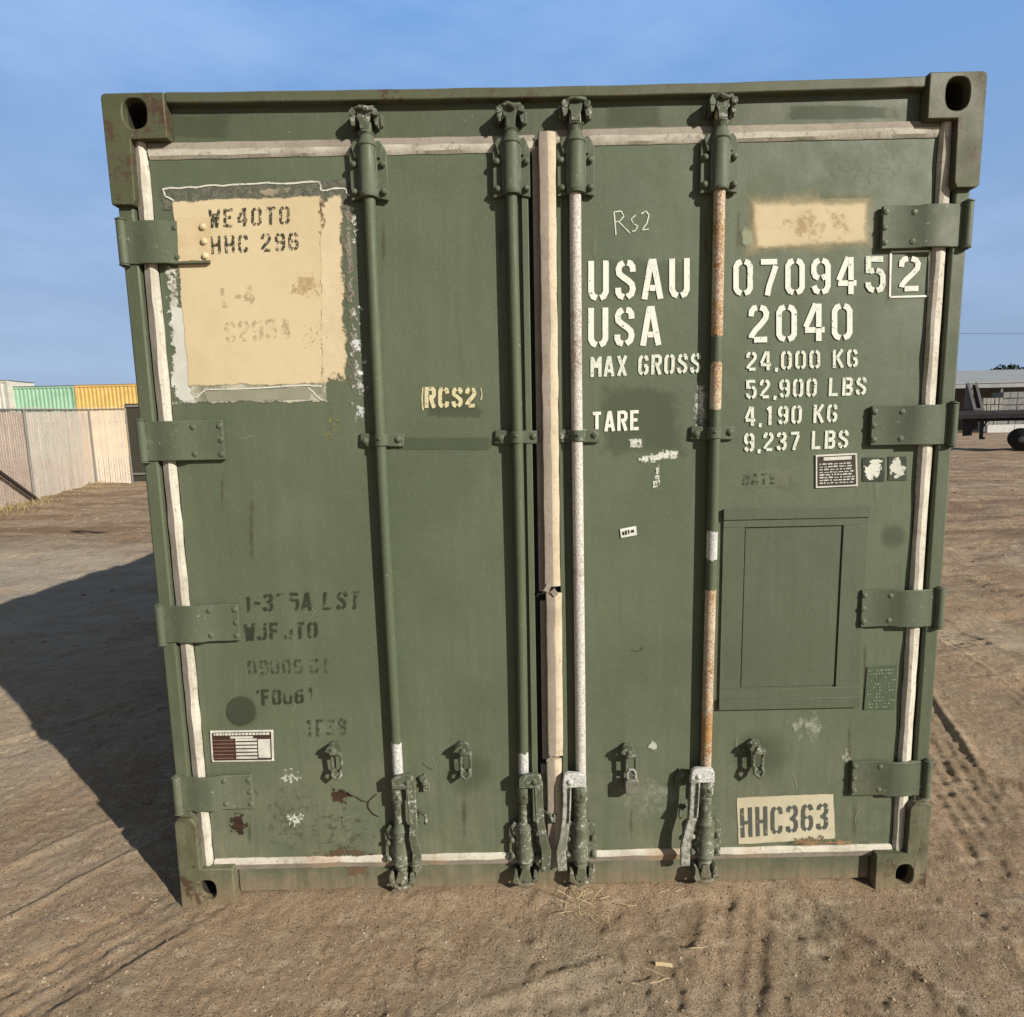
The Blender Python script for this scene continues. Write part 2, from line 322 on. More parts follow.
hh = k.math('ADD', k.math('MULTIPLY', k.noise(120, 6, .8), .75), k.math('MULTIPLY', k.voro(330), .25))
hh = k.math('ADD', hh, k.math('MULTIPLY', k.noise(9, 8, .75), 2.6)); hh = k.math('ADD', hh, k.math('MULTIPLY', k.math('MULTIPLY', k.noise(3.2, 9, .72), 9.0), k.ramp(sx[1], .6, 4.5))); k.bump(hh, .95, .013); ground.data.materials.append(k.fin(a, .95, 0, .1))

# small stones
stone = simple('yard pebbles', (.48, .39, .28), .9, col2=(.20, .145, .10), scale=14)
mb = MB()
def pebble(mb, x, y, z, r):
    ph = random.random()*6; ro = [random.uniform(.7, 1.2) for _ in range(10)]
    vs = [(x, y, z-r*.5)]
    for j, (rr, hz) in enumerate(((.85, -.15), (.75, .35))):
        for q_ in range(5): t = 2*PI*q_/5+ph+j*.5; vs.append((x+r*rr*ro[j*5+q_]*math.cos(t), y+r*rr*ro[j*5+q_]*math.sin(t), z+r*hz))
    vs.append((x, y, z+r*.55)); fs = []
    for q_ in range(5):
        n_ = (q_+1) % 5; fs += [(0, 1+n_, 1+q_), (1+q_, 1+n_, 6+n_, 6+q_), (6+q_, 6+n_, 11)]
    mb.add(vs, fs)
pts = []
for _ in range(5600):
    u = random.random()
    if u < .6: x, y = random.uniform(-2.2, 2.4), random.uniform(-.6, .1)
    elif u < .8: x, y = random.uniform(-6, -1.25), random.uniform(-.5, 8)
    else: x, y = random.uniform(1.25, 6), random.uniform(-.5, 8)
    pts.append((x, y, random.choice((.0018, .0022, .0026, .0034, .0046)) * (1 + max(0, y)*.18) * random.uniform(.7, 1.3)))
pa = np.array(pts); pz = gh(pa[None, :, 0], pa[None, :, 1])[0]
for (x, y, r), z in zip(pts, pz): pebble(mb, x, y, z-.009, r)
tag(mb.build('gravel', stone, smooth=0), 'fine pale stones scattered over the dirt yard', 'gravel', kind='stuff')
mb = MB(); pts = []
for _ in range(7000):
    if random.random() < .55: x, y = random.uniform(-13, -1.35), random.uniform(.3, 18)
    else: x, y = random.uniform(1.35, 16), random.uniform(.3, 20)
    if abs(x) < 1.4+.0*y: continue
    if mnoise.noise((x*.7, y*1.6, 4)) < -.05: continue
    pts.append((x, y, random.choice((.006, .009, .012, .016, .024))*random.uniform(.7, 1.3)*(1+y*.05)))
pa = np.array(pts); pz = (gh(pa[None, :, 0], pa[None, :, 1])*np.clip(1.4-np.hypot(pa[:, 0], pa[:, 1])/90, 0, 1)[None])[0]
for (x, y, r), z in zip(pts, pz): pebble(mb, x, y, z-.009-r*.15, r)
tag(mb.build('dirt_clods', simple('dry dirt clods', (.34, .25, .165), .95, col2=(.17, .115, .075), scale=3), smooth=0), 'brown clods and crumbs of dirt strewn over the yard', 'dirt clods', kind='stuff')
# ------------------------------------------------------------------ the shipping container
HW, HT = 1.219, 2.4665
root = empty('shipping_container', (0, 0, 0))
tag(root, 'olive green steel shipping container seen from its closed double doors, with white stencilled weights', 'shipping container')
# side walls, roof, floor, rear
for s in (-1, 1):
    mb = MB(); pts = []; y = .18
    while y < 5.9:
        pts += [(s*1.205, y), (s*1.205, y+.11), (s*1.175, y+.16), (s*1.175, y+.25)]; y += .30
    pts.append((s*1.205, 5.95)); back = [(s*1.155, p[1]) for p in pts[::-1]]
    mb.prism_z(pts+back, .15, 2.36); mb.build('side_wall', M['side'], root, smooth=20)
    MB().box(*sorted((s*1.14, s*1.216)), .16, 5.93, 2.361, 2.44).build('top_rail', M['side'], root, .006)
    MB().box(*sorted((s*1.14, s*1.216)), .16, 5.93, .02, .149).build('bottom_rail', M['side'], root, .006)
MB().box(-1.139, 1.139, .12, 5.98, 2.41, 2.43).build('roof', M['side'], root)
MB().box(-1.139, 1.139, .12, 5.98, .09, .13).build('floor', M['dark'], root)
MB().box(-1.1, 1.1, 5.98, 6.03, .10, 2.42).build('rear_wall', M['side'], root)
# header: top lip and recessed panel
mb = MB(); n = 40; vs = []
for i in range(n+1):
    x = -1.055 + (2.129)*i/n; dz = .0025*math.sin(i*.7)*mnoise.noise((x*3, 0, 0)) - .006*math.sin(PI*i/n)
    vs += [(x, .025, 2.447+dz), (x, .024, 2.476+dz), (x, .119, 2.476+dz), (x, .119, 2.447+dz)]
fs = [(0, 1, 2, 3), (4*n+3, 4*n+2, 4*n+1, 4*n)]
for i in range(n):
    for q_ in range(4): fs.append((4*i+q_, 4*i+4+q_, 4*i+4+(q_+1) % 4, 4*i+(q_+1) % 4))
mb.add(vs, fs).build('header_lip', M['lip'], root, .004)
MB().box(-1.175, 1.175, .0505, .118, 2.30, 2.3505).box(-1.052, 1.071, .050, .118, 2.3506, 2.4465).build('header_panel', M['frame'], root)
# sill
mb = MB(); mb.box(-1.052, 1.058, .050, .115, .004, .137); mb.build('door_sill', M['frame'], root, .004)
# posts
for s in (-1, 1):
    mb = MB(); mb.box(*sorted((s*1.177, s*1.221)), .032, .150, .10, 2.36); mb.build('corner_post', M['frame'], root, .006)
# castings
def casting(x0, x1, z0, z1, hx, hz, rx, rz, y0, dy, outer, block, top):
    if dy > 0: y0 = .016
    mb = MB(); n = 32; cx, cz = (x0+x1)/2, (z0+z1)/2; O = []; I = []; rad = .018
    for i in range(n):
        t = 2*PI*(i+.5)/n; c, s = math.cos(t), math.sin(t)
        sc = min((x1-x0)/2/max(abs(c), 1e-6), (z1-z0)/2/max(abs(s), 1e-6)); O.append([cx+c*sc, cz+s*sc])
        e = 2.6; q_ = (abs(c)**e+abs(s)**e)**(-1/e); I.append((hx+rx*c*q_, hz+rz*s*q_))
    for (qx, qz) in ((x0, z0), (x1, z0), (x0, z1), (x1, z1)):     # snap nearest to the true corner
        j = min(range(n), key=lambda i: (O[i][0]-qx)**2+(O[i][1]-qz)**2); r_ = rad*.35 if qx == outer else 0
        O[j] = [qx-(r_ if qx == x1 else -r_), qz-(r_ if qz == z1 else -r_)]
    import bmesh
    I = I[::-1]
    if block is None: OUT = [(x0, z0), (x1, z0), (x1, z1), (x0, z1)]
    else:
        lo_ = z1 < 1; oc = outer; ic = x0 if outer == x1 else x1; c_ = .012
        body = [(oc, z0 if lo_ else z1), (ic, z0 if lo_ else z1), (ic, z1 if lo_ else z0)]
        sx_ = 1 if oc > 0 else -1; zz_ = z0 if lo_ else z1; dz_ = c_ if lo_ else -c_
        OUT = [(oc, zz_+dz_), (oc-sx_*c_*.3, zz_+dz_*.3), (oc-sx_*c_, zz_), (ic, zz_), (ic, z1 if lo_ else z0)] + block
    b = bmesh.new(); th = .028 if dy > 0 else -.028; yb = y0+dy*.9
    vo = [b.verts.new((p[0], y0, p[1])) for p in OUT]; vi = [b.verts.new((p[0], y0, p[1])) for p in I]
    eo = [b.edges.new((vo[i], vo[(i+1) % len(vo)])) for i in range(len(vo))]; ei = [b.edges.new((vi[i], vi[(i+1) % len(vi)])) for i in range(len(vi))]
    bmesh.ops.triangle_fill(b, use_beauty=True, use_dissolve=False, edges=eo+ei)
    vb = [b.verts.new((p[0], yb, p[1])) for p in OUT]; vj = [b.verts.new((p[0], y0+th, p[1])) for p in I]
    for i in range(len(vo)): j = (i+1) % len(vo); b.faces.new((vo[i], vo[j], vb[j], vb[i]))
    for i in range(len(vi)): j = (i+1) % len(vi); b.faces.new((vi[i], vi[j], vj[j], vj[i]))
    b.faces.new(vb)
    vk = [b.verts.new((p[0], y0+th*3.2, p[1])) for p in I]; dark = []  # hole lining and cap coloured near black, standing for the shade inside
    for i in range(len(vi)): j = (i+1) % len(vi); dark.append(b.faces.new((vj[i], vj[j], vk[j], vk[i])))
    dark.append(b.faces.new(vk)); b.verts.index_update(); dk_ = set(dark)
    mb.add([v.co[:] for v in b.verts], [tuple(v.index for v in f.verts) for f in b.faces]); mb.mi = [1 if f in dk_ else 0 for f in b.faces]; b.free()
    return mb.build('corner_casting', [M['cast'], M['dark']], root, .004, smooth=30)
zt0, zt1 = 2.352, 2.4717
def blk_top(s): return [(s*1.158, zt0+(.008 if s > 0 else 0)), (s*1.161, 2.192), (s*1.168, 2.178), (s*1.227, 2.178), (s*(1.234 if s > 0 else 1.229)*.9995, 2.184)]
def blk_bot(s): return [(s*1.160, .115), (s*1.160, .275), (s*1.175, .294), (s*1.216, .294), (s*1.229, .282)]
casting(-1.229, -1.054, zt0, zt1, -1.139, 2.418, .034, .040, 0, .16, -1.229, blk_top(-1), 1)
casting(1.073, 1.234, zt0+.008, zt1+.010, 1.154, 2.425, .034, .044, 0, .16, 1.234, blk_top(1), 1)
casting(-1.232, -1.054, -.030, .115, -1.143, .040, .030, .035, 0, .16, -1.232, blk_bot(-1), 0)
casting(1.060, 1.230, -.030, .115, 1.156, .040, .029, .037, 0, .16, 1.230, blk_bot(1), 0)
for s in (-1, 1):
    for z0, z1 in ((0, .127), (zt0, zt1)):
        casting(*sorted((s*1.219, s*1.05)), z0, z1, s*1.134, (z0+z1)/2, .03, .04, 6.058, -.16, s*1.219, None, 0)

# doors
DY = .050
doors = {}
for s in (-1, 1):
    x0, x1 = (-1.128, -.046) if s < 0 else (.034, 1.128)
    mb = MB(); nx_, nz_ = 36, 60; vs = []; fs = []
    for j in range(nz_+1):
        for i in range(nx_+1):
            x = x0+(x1-x0)*i/nx_; z = .130+(2.322-.130)*j/nz_
            e = min(1, min(i, nx_-i, j, nz_-j)/4)
            y = DY + .0008*e*mnoise.noise((x*2.6+s*5, 0, z*2.2)) + .0004*e*mnoise.noise((x*7+s*5, 3, z*6))
            vs.append((x, y, z))
    for j in range(nz_):
        for i in range(nx_): a_ = j*(nx_+1)+i; fs.append((a_, a_+1, a_+nx_+2, a_+nx_+1))
    mb.add(vs, fs)
    mb.box(x0, x1, DY+.004, DY+.062, .130, 2.316)
    d = mb.build('door', M['door'], root, smooth=30, label='left-hand olive door with the torn tan paint patch' if s < 0 else 'right-hand olive door with white stencilled lettering and hatch')
    doors[s] = d
DL, DR = doors[-1], doors[1]

# gaskets: a ridge with a darker outer lip
def gasket(pts, outw, wout, win, parent, ridge=.016, base=.051, name='door_gasket', mats=None, breaks=(), caps=True):
    """pts: (x,z) run of the ridge line; outw: unit vector (x,z) pointing to the outer side"""
    mb = MB(); A = Vector(pts[0]); B = Vector(pts[1]); L = (B-A).length; n = max(8, int(L/.022)); vs = []; m_ = 0
    o = Vector(outw)
    for i in range(n+1):
        t = i/n; p = A.lerp(B, t); q_ = p+o*.0
        j1 = mnoise.noise((p.x*13, p.y*13, 2.2))*.0035 + mnoise.noise((p.x*4, p.y*4, 7.2))*.002
        j2 = mnoise.noise((p.x*16, p.y*16, 8.8))*.003
        r_ = p+o*j1; yr = base-ridge*(1+.3*mnoise.noise((p.x*9, p.y*9, 5)))
        oo = p+o*(wout+j2*.7); ii_ = p-o*(win+j2*.8)
        vs += [(oo.x, base+.001, oo.y), (oo.x-o.x*.003, base-.006, oo.y-o.y*.003), (r_.x, yr, r_.y), ((r_*.35+ii_*.65).x, yr+.003, (r_*.35+ii_*.65).y), (ii_.x, base-.003, ii_.y), (ii_.x, base+.001, ii_.y)]
    k0 = len(mb.v); mb.v += [tuple(v) for v in vs]
    for i in range(n):
        for q_ in range(5):
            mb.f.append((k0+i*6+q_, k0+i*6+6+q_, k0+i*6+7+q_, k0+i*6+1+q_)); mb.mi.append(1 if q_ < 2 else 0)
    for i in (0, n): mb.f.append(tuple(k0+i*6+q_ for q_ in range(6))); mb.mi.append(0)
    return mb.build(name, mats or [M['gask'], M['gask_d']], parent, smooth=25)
for s, D_ in ((-1, DL), (1, DR)):
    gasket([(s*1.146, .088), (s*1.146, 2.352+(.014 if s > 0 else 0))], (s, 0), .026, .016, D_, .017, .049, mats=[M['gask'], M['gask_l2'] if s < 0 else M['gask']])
    xa, xb = (s*1.125, s*.02)
    zt_ = 2.331+(.013 if s > 0 else 0)
    gasket([(xa, zt_+(.003 if s > 0 else 0)), (xb+(.015 if s > 0 else -.005), zt_)], (0, 1), .024, .022, D_, .012)
    gasket([(xa, .112), (xb, .112)], (0, -1), .024, .017, D_, .012)
# centre gasket in three torn lengths
for (za, zb, xo) in ((1.040, 2.352, .010), (.480, 1.018, .013), (.090, .470, .007)):
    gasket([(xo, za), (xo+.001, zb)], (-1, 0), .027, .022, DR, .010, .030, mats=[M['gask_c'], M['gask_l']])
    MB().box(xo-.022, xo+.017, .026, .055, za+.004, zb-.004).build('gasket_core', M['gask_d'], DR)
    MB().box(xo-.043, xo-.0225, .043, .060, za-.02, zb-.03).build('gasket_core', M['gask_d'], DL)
mb = MB()
for (x, z, a_) in ((-.008, 1.036, .5), (.012, 1.022, -.6), (-.006, .47, .9)):
    mt = Matrix.Translation((x, .020, z)) @ Matrix.Rotation(a_, 4, 'Y'); mb.box(-.009, .007, -.003, .004, -.012, .010, mat=mt)
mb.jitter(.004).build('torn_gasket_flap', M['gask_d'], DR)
# steel folds either side of the centre joint
MB().box(-.066, -.0465, .040, .0486, .131, 2.315).build('door_edge_fold', M['door'], DL, .002)
MB().box(.034, .052, .044, .0496, .131, 2.315).build('door_edge_fold', M['door'], DR, .002)
MB().box(-.0455, .033, .056, .10, .13, 2.30).build('centre_joint', M['black'], root)

# hinges
def hinge(s, zc, parent, tan=False, worn=False):
    mb = MB(); h = .059
    prof = [(.968, .046), (.969, .034), (1.074, .033), (1.090, .0225), (1.158, .0215), (1.174, .028), (1.200, .026), (1.200, .034), (1.168, .037), (1.153, .029), (1.094, .030), (1.078, .046)]
    mb.prism_z([(s*(x if x > 1.06 else x+.006), y) for x, y in prof], zc-h, zc+h)
    mb.cyl((s*1.213, .026, zc-h-.001), (s*1.213, .026, zc+h+.001), .0135, 16)
    for q_ in (-1, 1):
        mb.cyl((s*1.213, .026, zc+q_*(h+.0015)), (s*1.213, .026, zc+q_*(h+.006)), .0150, 12)
        mb.cyl((s*1.213, .026, zc+q_*(h+.0062)), (s*1.213, .026, zc+q_*(h+.010)), .008, 8)
        mb.dome(s*1.064, .0335, zc+q_*.040, .0088, .0045); mb.dome(s*.984, .034, zc+q_*.042, .0088, .0045)
    mb.dome(s*.982, .034, zc, .0088, .0045)
    mb.jitter(.0012, 22)
    return mb.build('hinge', M['hinge'], parent, .0022, smooth=35)
for s, D_ in ((-1, DL), (1, DR)):
    for zc in (2.079, 1.511, .943, .373): hinge(s, zc, D_)

# ------------------------------------------------------------------ lock rods
RY = .030
def rod(x, segs, parent, label, lean=0.0):
    mb = MB(); seg = 20; zs = []; mi = []
    for (z0, z1, m_) in segs:
        n = max(2, int((z1-z0)/.03))
        for i in range(n): zs.append(z0+(z1-z0)*i/n); mi.append(m_)
    zs.append(segs[-1][1]); r = .0165; vs = []; fs = []
    bounds = {round(sg[0], 4) for sg in segs[1:]}
    for z in zs:
        for k_ in range(seg):
            t = 2*PI*k_/seg; dz = (.011*mnoise.noise((math.cos(t)*2.2, math.sin(t)*2.2, z*20))) if round(z, 4) in bounds else 0
            bx = lean*(z-1.2) + .0025*math.sin(z*2.1+x*9); vs.append((x+bx+r*math.cos(t), RY+r*math.sin(t)+.001*math.sin(z*3), z+dz))
    for i in range(len(zs)-1):
        for k_ in range(seg): fs.append((i*seg+k_, i*seg+(k_+1) % seg, (i+1)*seg+(k_+1) % seg, (i+1)*seg+k_))
    mb.add(vs, fs); mb.mi = [mi[i] for i in range(len(zs)-1) for _ in range(seg)]
    return mb.build('lock_rod', [M['rodg'], M['galv'], M['galv_rust'], M['rust_orange'], M['white_metal']], parent, smooth=50, label=label)
def ztop(py, x, Y=RY):   # height of a pixel row on the rod
    lo, hi = -1, 4
    for _ in range(50):
        mid = (lo+hi)/2; v = Vector((x, Y, mid))-CAM; y_ = 508.5+FOC*v.dot(DX)/v.dot(FX)
        if y_ > py: lo = mid
        else: hi = mid
    return lo
def segs(x, rows, z0=.035, z1=2.40):
    """rows: (pixel row from the top, material) -> bottom-up metric segments"""
    out = []; prev = z1
    for py, m_ in rows: z = z0 if py is None else ztop(py, x); out.append((z, prev, m_)); prev = z
    return out[::-1]
XR = (-.500, -.093, .090, .499)
rod(XR[0], segs(XR[0], [(742, 0), (815, 4), (None, 0)]), DL, 'olive painted lock rod with bare metal showing above its handle')
rod(XR[1], segs(XR[1], [(752, 0), (775, 4), (None, 0)]), DL, 'olive painted lock rod beside the centre gasket')
rod(XR[2], segs(XR[2], [(790, 1), (None, 0)]), DR, 'bare galvanised lock rod, whitish grey with brown specks')
rod(XR[3], segs(XR[3], [(336, 3), (363, 0), (410, 3), (531, 0), (559, 4), (589, 0), (770, 3), (None, 4)]), DR, 'lock rod with orange rust and flaked olive paint')

def cam_end(x, z, up, parent, mats):
    """keeper lugs on the frame and the claw of the rod end between them"""
    mb = MB(); u = 1 if up else -1
    for s in (-1, 1):                                      # forged keeper ears with a bolt boss each
        mb.prism_y([(x+s*.036, z-u*.026), (x+s*.040, z+u*.006), (x+s*.033, z+u*.020), (x+s*.022, z+u*.018), (x+s*.024, z-u*.002), (x+s*.028, z-u*.024)], .012+.004*s, .050)
        mb.cyl((x+s*.031, .006, z+u*.006), (x+s*.031, .046, z+u*.006), .010, 8)
        mb.prism_y([(x+s*.040, z-u*.020), (x+s*.047, z-u*.016), (x+s*.047, z+u*.012), (x+s*.040, z+u*.014)], .040, .050)
    mb.prism_y([(x-.012, z-u*.036), (x-.015, z-u*.014), (x-.021, z-u*.004), (x-.016, z+u*.014), (x-.006, z+u*.008), (x+.004, z+u*.020), (x+.019, z+u*.012), (x+.017, z-u*.006), (x+.012, z-u*.016), (x+.012, z-u*.036)], .010, .036)
    mb.tube([(x-.026, .012, z+u*.015), (x-.010, .004, z+u*.019), (x+.010, .005, z+u*.014), (x+.027, .014, z+u*.019)], .0065, 8)
    mb.tube([(x, RY, z-u*.066), (x, RY, z-u*.046), (x, RY, z-u*.040), (x, RY, z-u*.034)], .017, 14, rs=[.0185, .0185, .0240, .0170])
    mb.jitter(.0048, 48)
    return mb.build('cam_lock', mats, parent, .0015)
def bearing(x, za, zb, up, parent, mat, name='rod_bearing'):
    mb = MB(); z0, z1 = za, zb
    rr = .0280
    mb.tube([(x, RY, z0), (x, RY, z0+.010), (x, RY, z0+.014), (x, RY, z1-.032), (x, RY, z1-.028), (x, RY, z1-.016), (x, RY, z1)], rr, 20, rs=[rr-.002, rr, rr-.003, rr-.003, rr+.001, rr-.004, rr-.010])
    for s in (-1, 1):
        mb.prism_y([(x+s*.020, z0+.002), (x+s*.053, z0-.004), (x+s*.053, z1-.040), (x+s*.047, z1-.026), (x+s*.020, z1-.024)], .034, .0475)
        mb.prism_y([(x+s*.022, z1-.058), (x+s*.036, z1-.060), (x+s*.046, z1-.026), (x+s*.036, z1-.012), (x+s*.024, z1-.016)], .026, .034)
        mb.box(*sorted((x+s*.018, x+s*.0275)), .020, .0335, z0+.01, z1-.04)
        for zz in (z0+.018, z1-.075): mb.dome(x+s*.0415, .030, zz, .0095, .010); mb.cyl((x+s*.0415, .029, zz), (x+s*.0415, .0345, zz), .011, 6)
    mb.jitter(.0014, 30)
    return mb.build(name, mat, parent, .0018)
def guide(x, z, parent, mat):
    mb = MB()
    mb.bar([(x-.066, .044, z+.003), (x-.030, .040, z), (x+.030, .040, z), (x+.066, .044, z-.002)], .040, .008)
    mb.tube([(x, RY, z-.017), (x, RY, z+.017)], .0215, 16)
    mb.box(x-.0205, x+.0205, RY, .044, z-.0165, z+.0165)
    for s in (-1, 1): mb.dome(x+s*.050, .040, z+.002*s, .010, .010); mb.cyl((x+s*.050, .034, z+.002*s), (x+s*.050, .041, z+.002*s), .012, 6)
    mb.dome(x-.002, RY-.0205, z+.003, .005, .004)
    mb.jitter(.0016, 35)
    return mb.build('rod_guide', mat, parent, .002)
def handle(x, side, parent, mat, hubmat, zt=.425, tilt=0.0, length=1.0, y=.004):
    mb = MB(); s = side
    # hub plate clamped on the rod
    mb.prism_y([(x-s*.016, zt-.040), (x-s*.016, zt-.006), (x-s*.006, zt+.004), (x+s*.040, zt+.010), (x+s*.056, zt+.002), (x+s*.062, zt-.040)], y-.006, y+.010, 1)
    mb.box(x-.017, x+.017, y+.0102, .034, zt-.036, zt-.004, 1)
    mb.dome(x+s*.036, y-.006, zt-.018, .009, .007, 1)
    # flat bar, cranked outward halfway down
    p = [(x+s*.046, y, zt-.026), (x+s*.047, y, zt-.10), (x+s*.050, y-.003, zt-.155), (x+s*(.064+tilt), y-.004, zt-.21), (x+s*(.074+tilt), y+.000, zt-.26*length), (x+s*(.070+tilt), y+.006, zt-.335*length)]
    mb.bar(p, [.028, .027, .027, .028, .031, .030], .013, 0)
    mb.bar([(p[0][0]-s*.010, y-.010, p[0][2]-.01), (p[1][0]-s*.010, y-.010, p[1][2]), (p[2][0]-s*.010, y-.012, p[2][2])], .006, .009, 0)
    mb.jitter(.0026, 24)
    h_ = mb.build('rod_handle', [mat, hubmat], parent, .0025)
    mb = MB(); zc = zt-.075
    mb.tube([(x, RY, zc-.026), (x, RY, zc-.020), (x, RY, zc+.020), (x, RY, zc+.026)], .024, 16, rs=[.020, .0245, .0245, .020]); mb.dome(x+.004, RY-.0225, zc+.002, .008, .006)
    mb.tube([(x, RY, zc-.030), (x, RY, zc-.10)], .0190, 14)
    mb.jitter(.002, 26); mb.build('rod_collar', M['hw'], parent, .0015)
    # retainer catch on the door
    mb = MB(); mb.bar([(x+s*.075, .044, zt-.02), (x+s*.088, .040, zt-.05), (x+s*.090, .038, zt-.07)], .022, .010); mb.dome(x+s*.084, .036, zt-.045, .010, .008); mb.jitter(.002).build('handle_catch', M['hw'], parent, .0015); mb = MB()
    mb.tube([(x+s*.06, .04, zt-.14), (x+s*.085, .02, zt-.145), (x+s*.088, .01, zt-.16), (x+s*.084, .02, zt-.172)], .006, 8)
    mb.jitter(.002).build('catch_wire', M['hw'], parent, .001)
    return h_
hwm = {0: M['hw'], 1: M['hw'], 2: M['hw'], 3: M['hw']}
for i, x in enumerate(XR):
    D_ = DL if i < 2 else DR
    up = M['frame'] if i < 2 else M['hw']
    cam_end(x, 2.398+(.012 if i > 1 else 0), True, D_, M['hw'])
    bearing(x, 2.186, 2.352, True, D_, M['hinge'])
    guide(x, 1.500, D_, M['hinge'] if i != 2 else M['hw'])
    bearing(x, .112, .262, False, D_, M['hw'])
    cam_end(x, .060, False, D_, hwm[i])
handle(XR[0], 1, DL, M['hw'], M['hw'], zt=.432, tilt=-.018)
handle(XR[1], 1, DL, M['hw'], M['hw'], zt=.425, tilt=-.006)
handle(XR[2], -1, DR, M['hwg'], M['white_metal'], zt=.425, tilt=-.006)
handle(XR[3], -1, DR, M['hwg'], M['white_metal'], zt=.432)

# ------------------------------------------------------------------ hatch
mb = MB()
hx0, hx1, hz0, hz1 = .539, .990, .618, 1.266; ix0, ix1, iz0, iz1 = .606, .911, .684, 1.208
for (a_, b_, c_, d_) in ((hx0, ix0, iz0, iz1), (ix1, hx1, iz0, iz1), (hx0, hx1, hz0, iz0), (hx0, hx1, iz1, hz1)): mb.box(a_, b_, .043, .0495, c_, d_)
hb = mb.build('hatch_frame', M['hatch'], DR, .0012)
for a_, b_ in ((hz0-.002, .652), (1.232, hz1+.001)): MB().box(hx0-.001, hx1, .0385, .0428, a_, b_).jitter(.0012, 20).build('hatch_strip', M['hatch'], DR, .001)
mb = MB(); mb.box(ix0+.004, ix1-.004, .0475, .0490, iz0+.004, iz1-.004); mb.build('hatch_panel', M['hatch'], DR, .001)

# ------------------------------------------------------------------ decals
def decal(name, px, lay, mat, parent, Y=DY, label=None):
    """px: four pixel corners TL,TR,BR,BL of the mark on the door face, laid as a thin sheet"""
    y = Y-.0016-.0005*lay; p = [F(a_, b_, y) for a_, b_ in px]
    me = bpy.data.meshes.new(name); me.from_pydata([(x, y, z) for x, z in p], [], [(3, 2, 1, 0)])
    uv = me.uv_layers.new(name='UVMap'); L = {0: (0, 1), 1: (1, 1), 2: (1, 0), 3: (0, 0)}
    for lp in me.loops: uv.data[lp.index].uv = L[lp.vertex_index]
    me.materials.append(mat); o = bpy.data.objects.new(name, me); COL.objects.link(o); o.parent = parent
    if label: o['label'] = label
    return o
def rect(x0, y0, x1, y1, sk=0): return [(x0, y0), (x1, y0-sk), (x1, y1-sk), (x0, y1)]
def dmat(name, c1, c2=None, shape='box', soft=.05, amt=.10, ns=22, chip=0.0, cs=60, op=1.0, cns=8, third=None, asp=1.0, bump=0.0, seed=0):
    k = NB(name); u = k.sep('UV')
    if shape == 'box':
        ex = k.math('MULTIPLY', k.math('MINIMUM', u[0], k.math('SUBTRACT', 1.0, u[0])), asp); ey = k.math('MINIMUM', u[1], k.math('SUBTRACT', 1.0, u[1]))
        e = k.math('MINIMUM', ex, ey)
    else:
        du = k.math('SUBTRACT', u[0], .5); dv = k.math('SUBTRACT', u[1], .5)
        e = k.math('SUBTRACT', .5, k.math('SQRT', k.math('ADD', k.math('MULTIPLY', du, du), k.math('MULTIPLY', dv, dv))))
    mp_ = k.n.new('ShaderNodeMapping'); mp_.inputs['Location'].default_value = (seed*3.1, seed*1.7, seed); k.l.new(k.co.outputs['Object'], mp_.inputs[0]); co = mp_.outputs[0]
    nn = k.math('MULTIPLY', k.math('SUBTRACT', k.noise(ns, 6, .7, co), .5), -amt*4)
    a = k.ramp(k.math('ADD', e, k.math('SUBTRACT', nn, amt*.35)), 0, soft, 0, op)
    # never reach the sheet's own edge
    a = k.math('MULTIPLY', a, k.ramp(e, 0, .012))
    if chip: a = k.math('MULTIPLY', a, k.ramp(k.noise(cs, 5, .75, co), .72-chip*.45, .64-chip*.45, 0, 1))
    col = k.mix(k.ramp(k.noise(cns, 5, .65, co), .38, .66), c1, c2 or tuple(c*.82 for c in c1))
    if third: col = k.mix(k.ramp(k.noise(cns*6, 5, .8, co), .60, .66, 0, 1), col, third)
    if bump: k.bump(k.noise(cns*4, 6, .7, co), bump, .006)
    k.alpha(a); return k.fin(col, .75, 0, .25)
def ink(name, col, wear=.2, scale=70, op=1.0, big=0.0, seed=0):
    k = NB(name); mp_ = k.n.new('ShaderNodeMapping'); mp_.inputs['Location'].default_value = (seed, seed*2, seed*1.3); k.l.new(k.co.outputs['Object'], mp_.inputs[0])
    a = k.ramp(k.noise(scale, 6, .8, mp_.outputs[0]), .72-wear*.5, .64-wear*.5, 0, op)
    if big: a = k.math('MULTIPLY', a, k.ramp(k.noise(15, 4, .6, mp_.outputs[0]), .62-big*.25, .50-big*.25))
    k.alpha(a); return k.fin(k.mix(k.noise(40, 3), col, tuple(c*.85 for c in col)), .7, 0, .25)
def line_mesh(name, pxs, wd, lay, mat, parent, Y=DY):
    y = Y-.0016-.0005*lay; mb = MB(); p = [Vector((F(a_, b_, y)[0], 0, F(a_, b_, y)[1])) for a_, b_ in pxs]
    for a_, b_ in zip(p[:-1], p[1:]):
        n = (b_-a_).normalized(); n = Vector((n.z, 0, -n.x))*wd/2; w2 = random.uniform(.5, 1.2)
        mb.add([(v.x, y, v.z) for v in (a_+n, a_-n, b_-n*w2, b_+n*w2)], [(0, 1, 2, 3)])
    return mb.build(name, mat, parent, smooth=0)
TAN = (.56, .465, .29)
D = decal
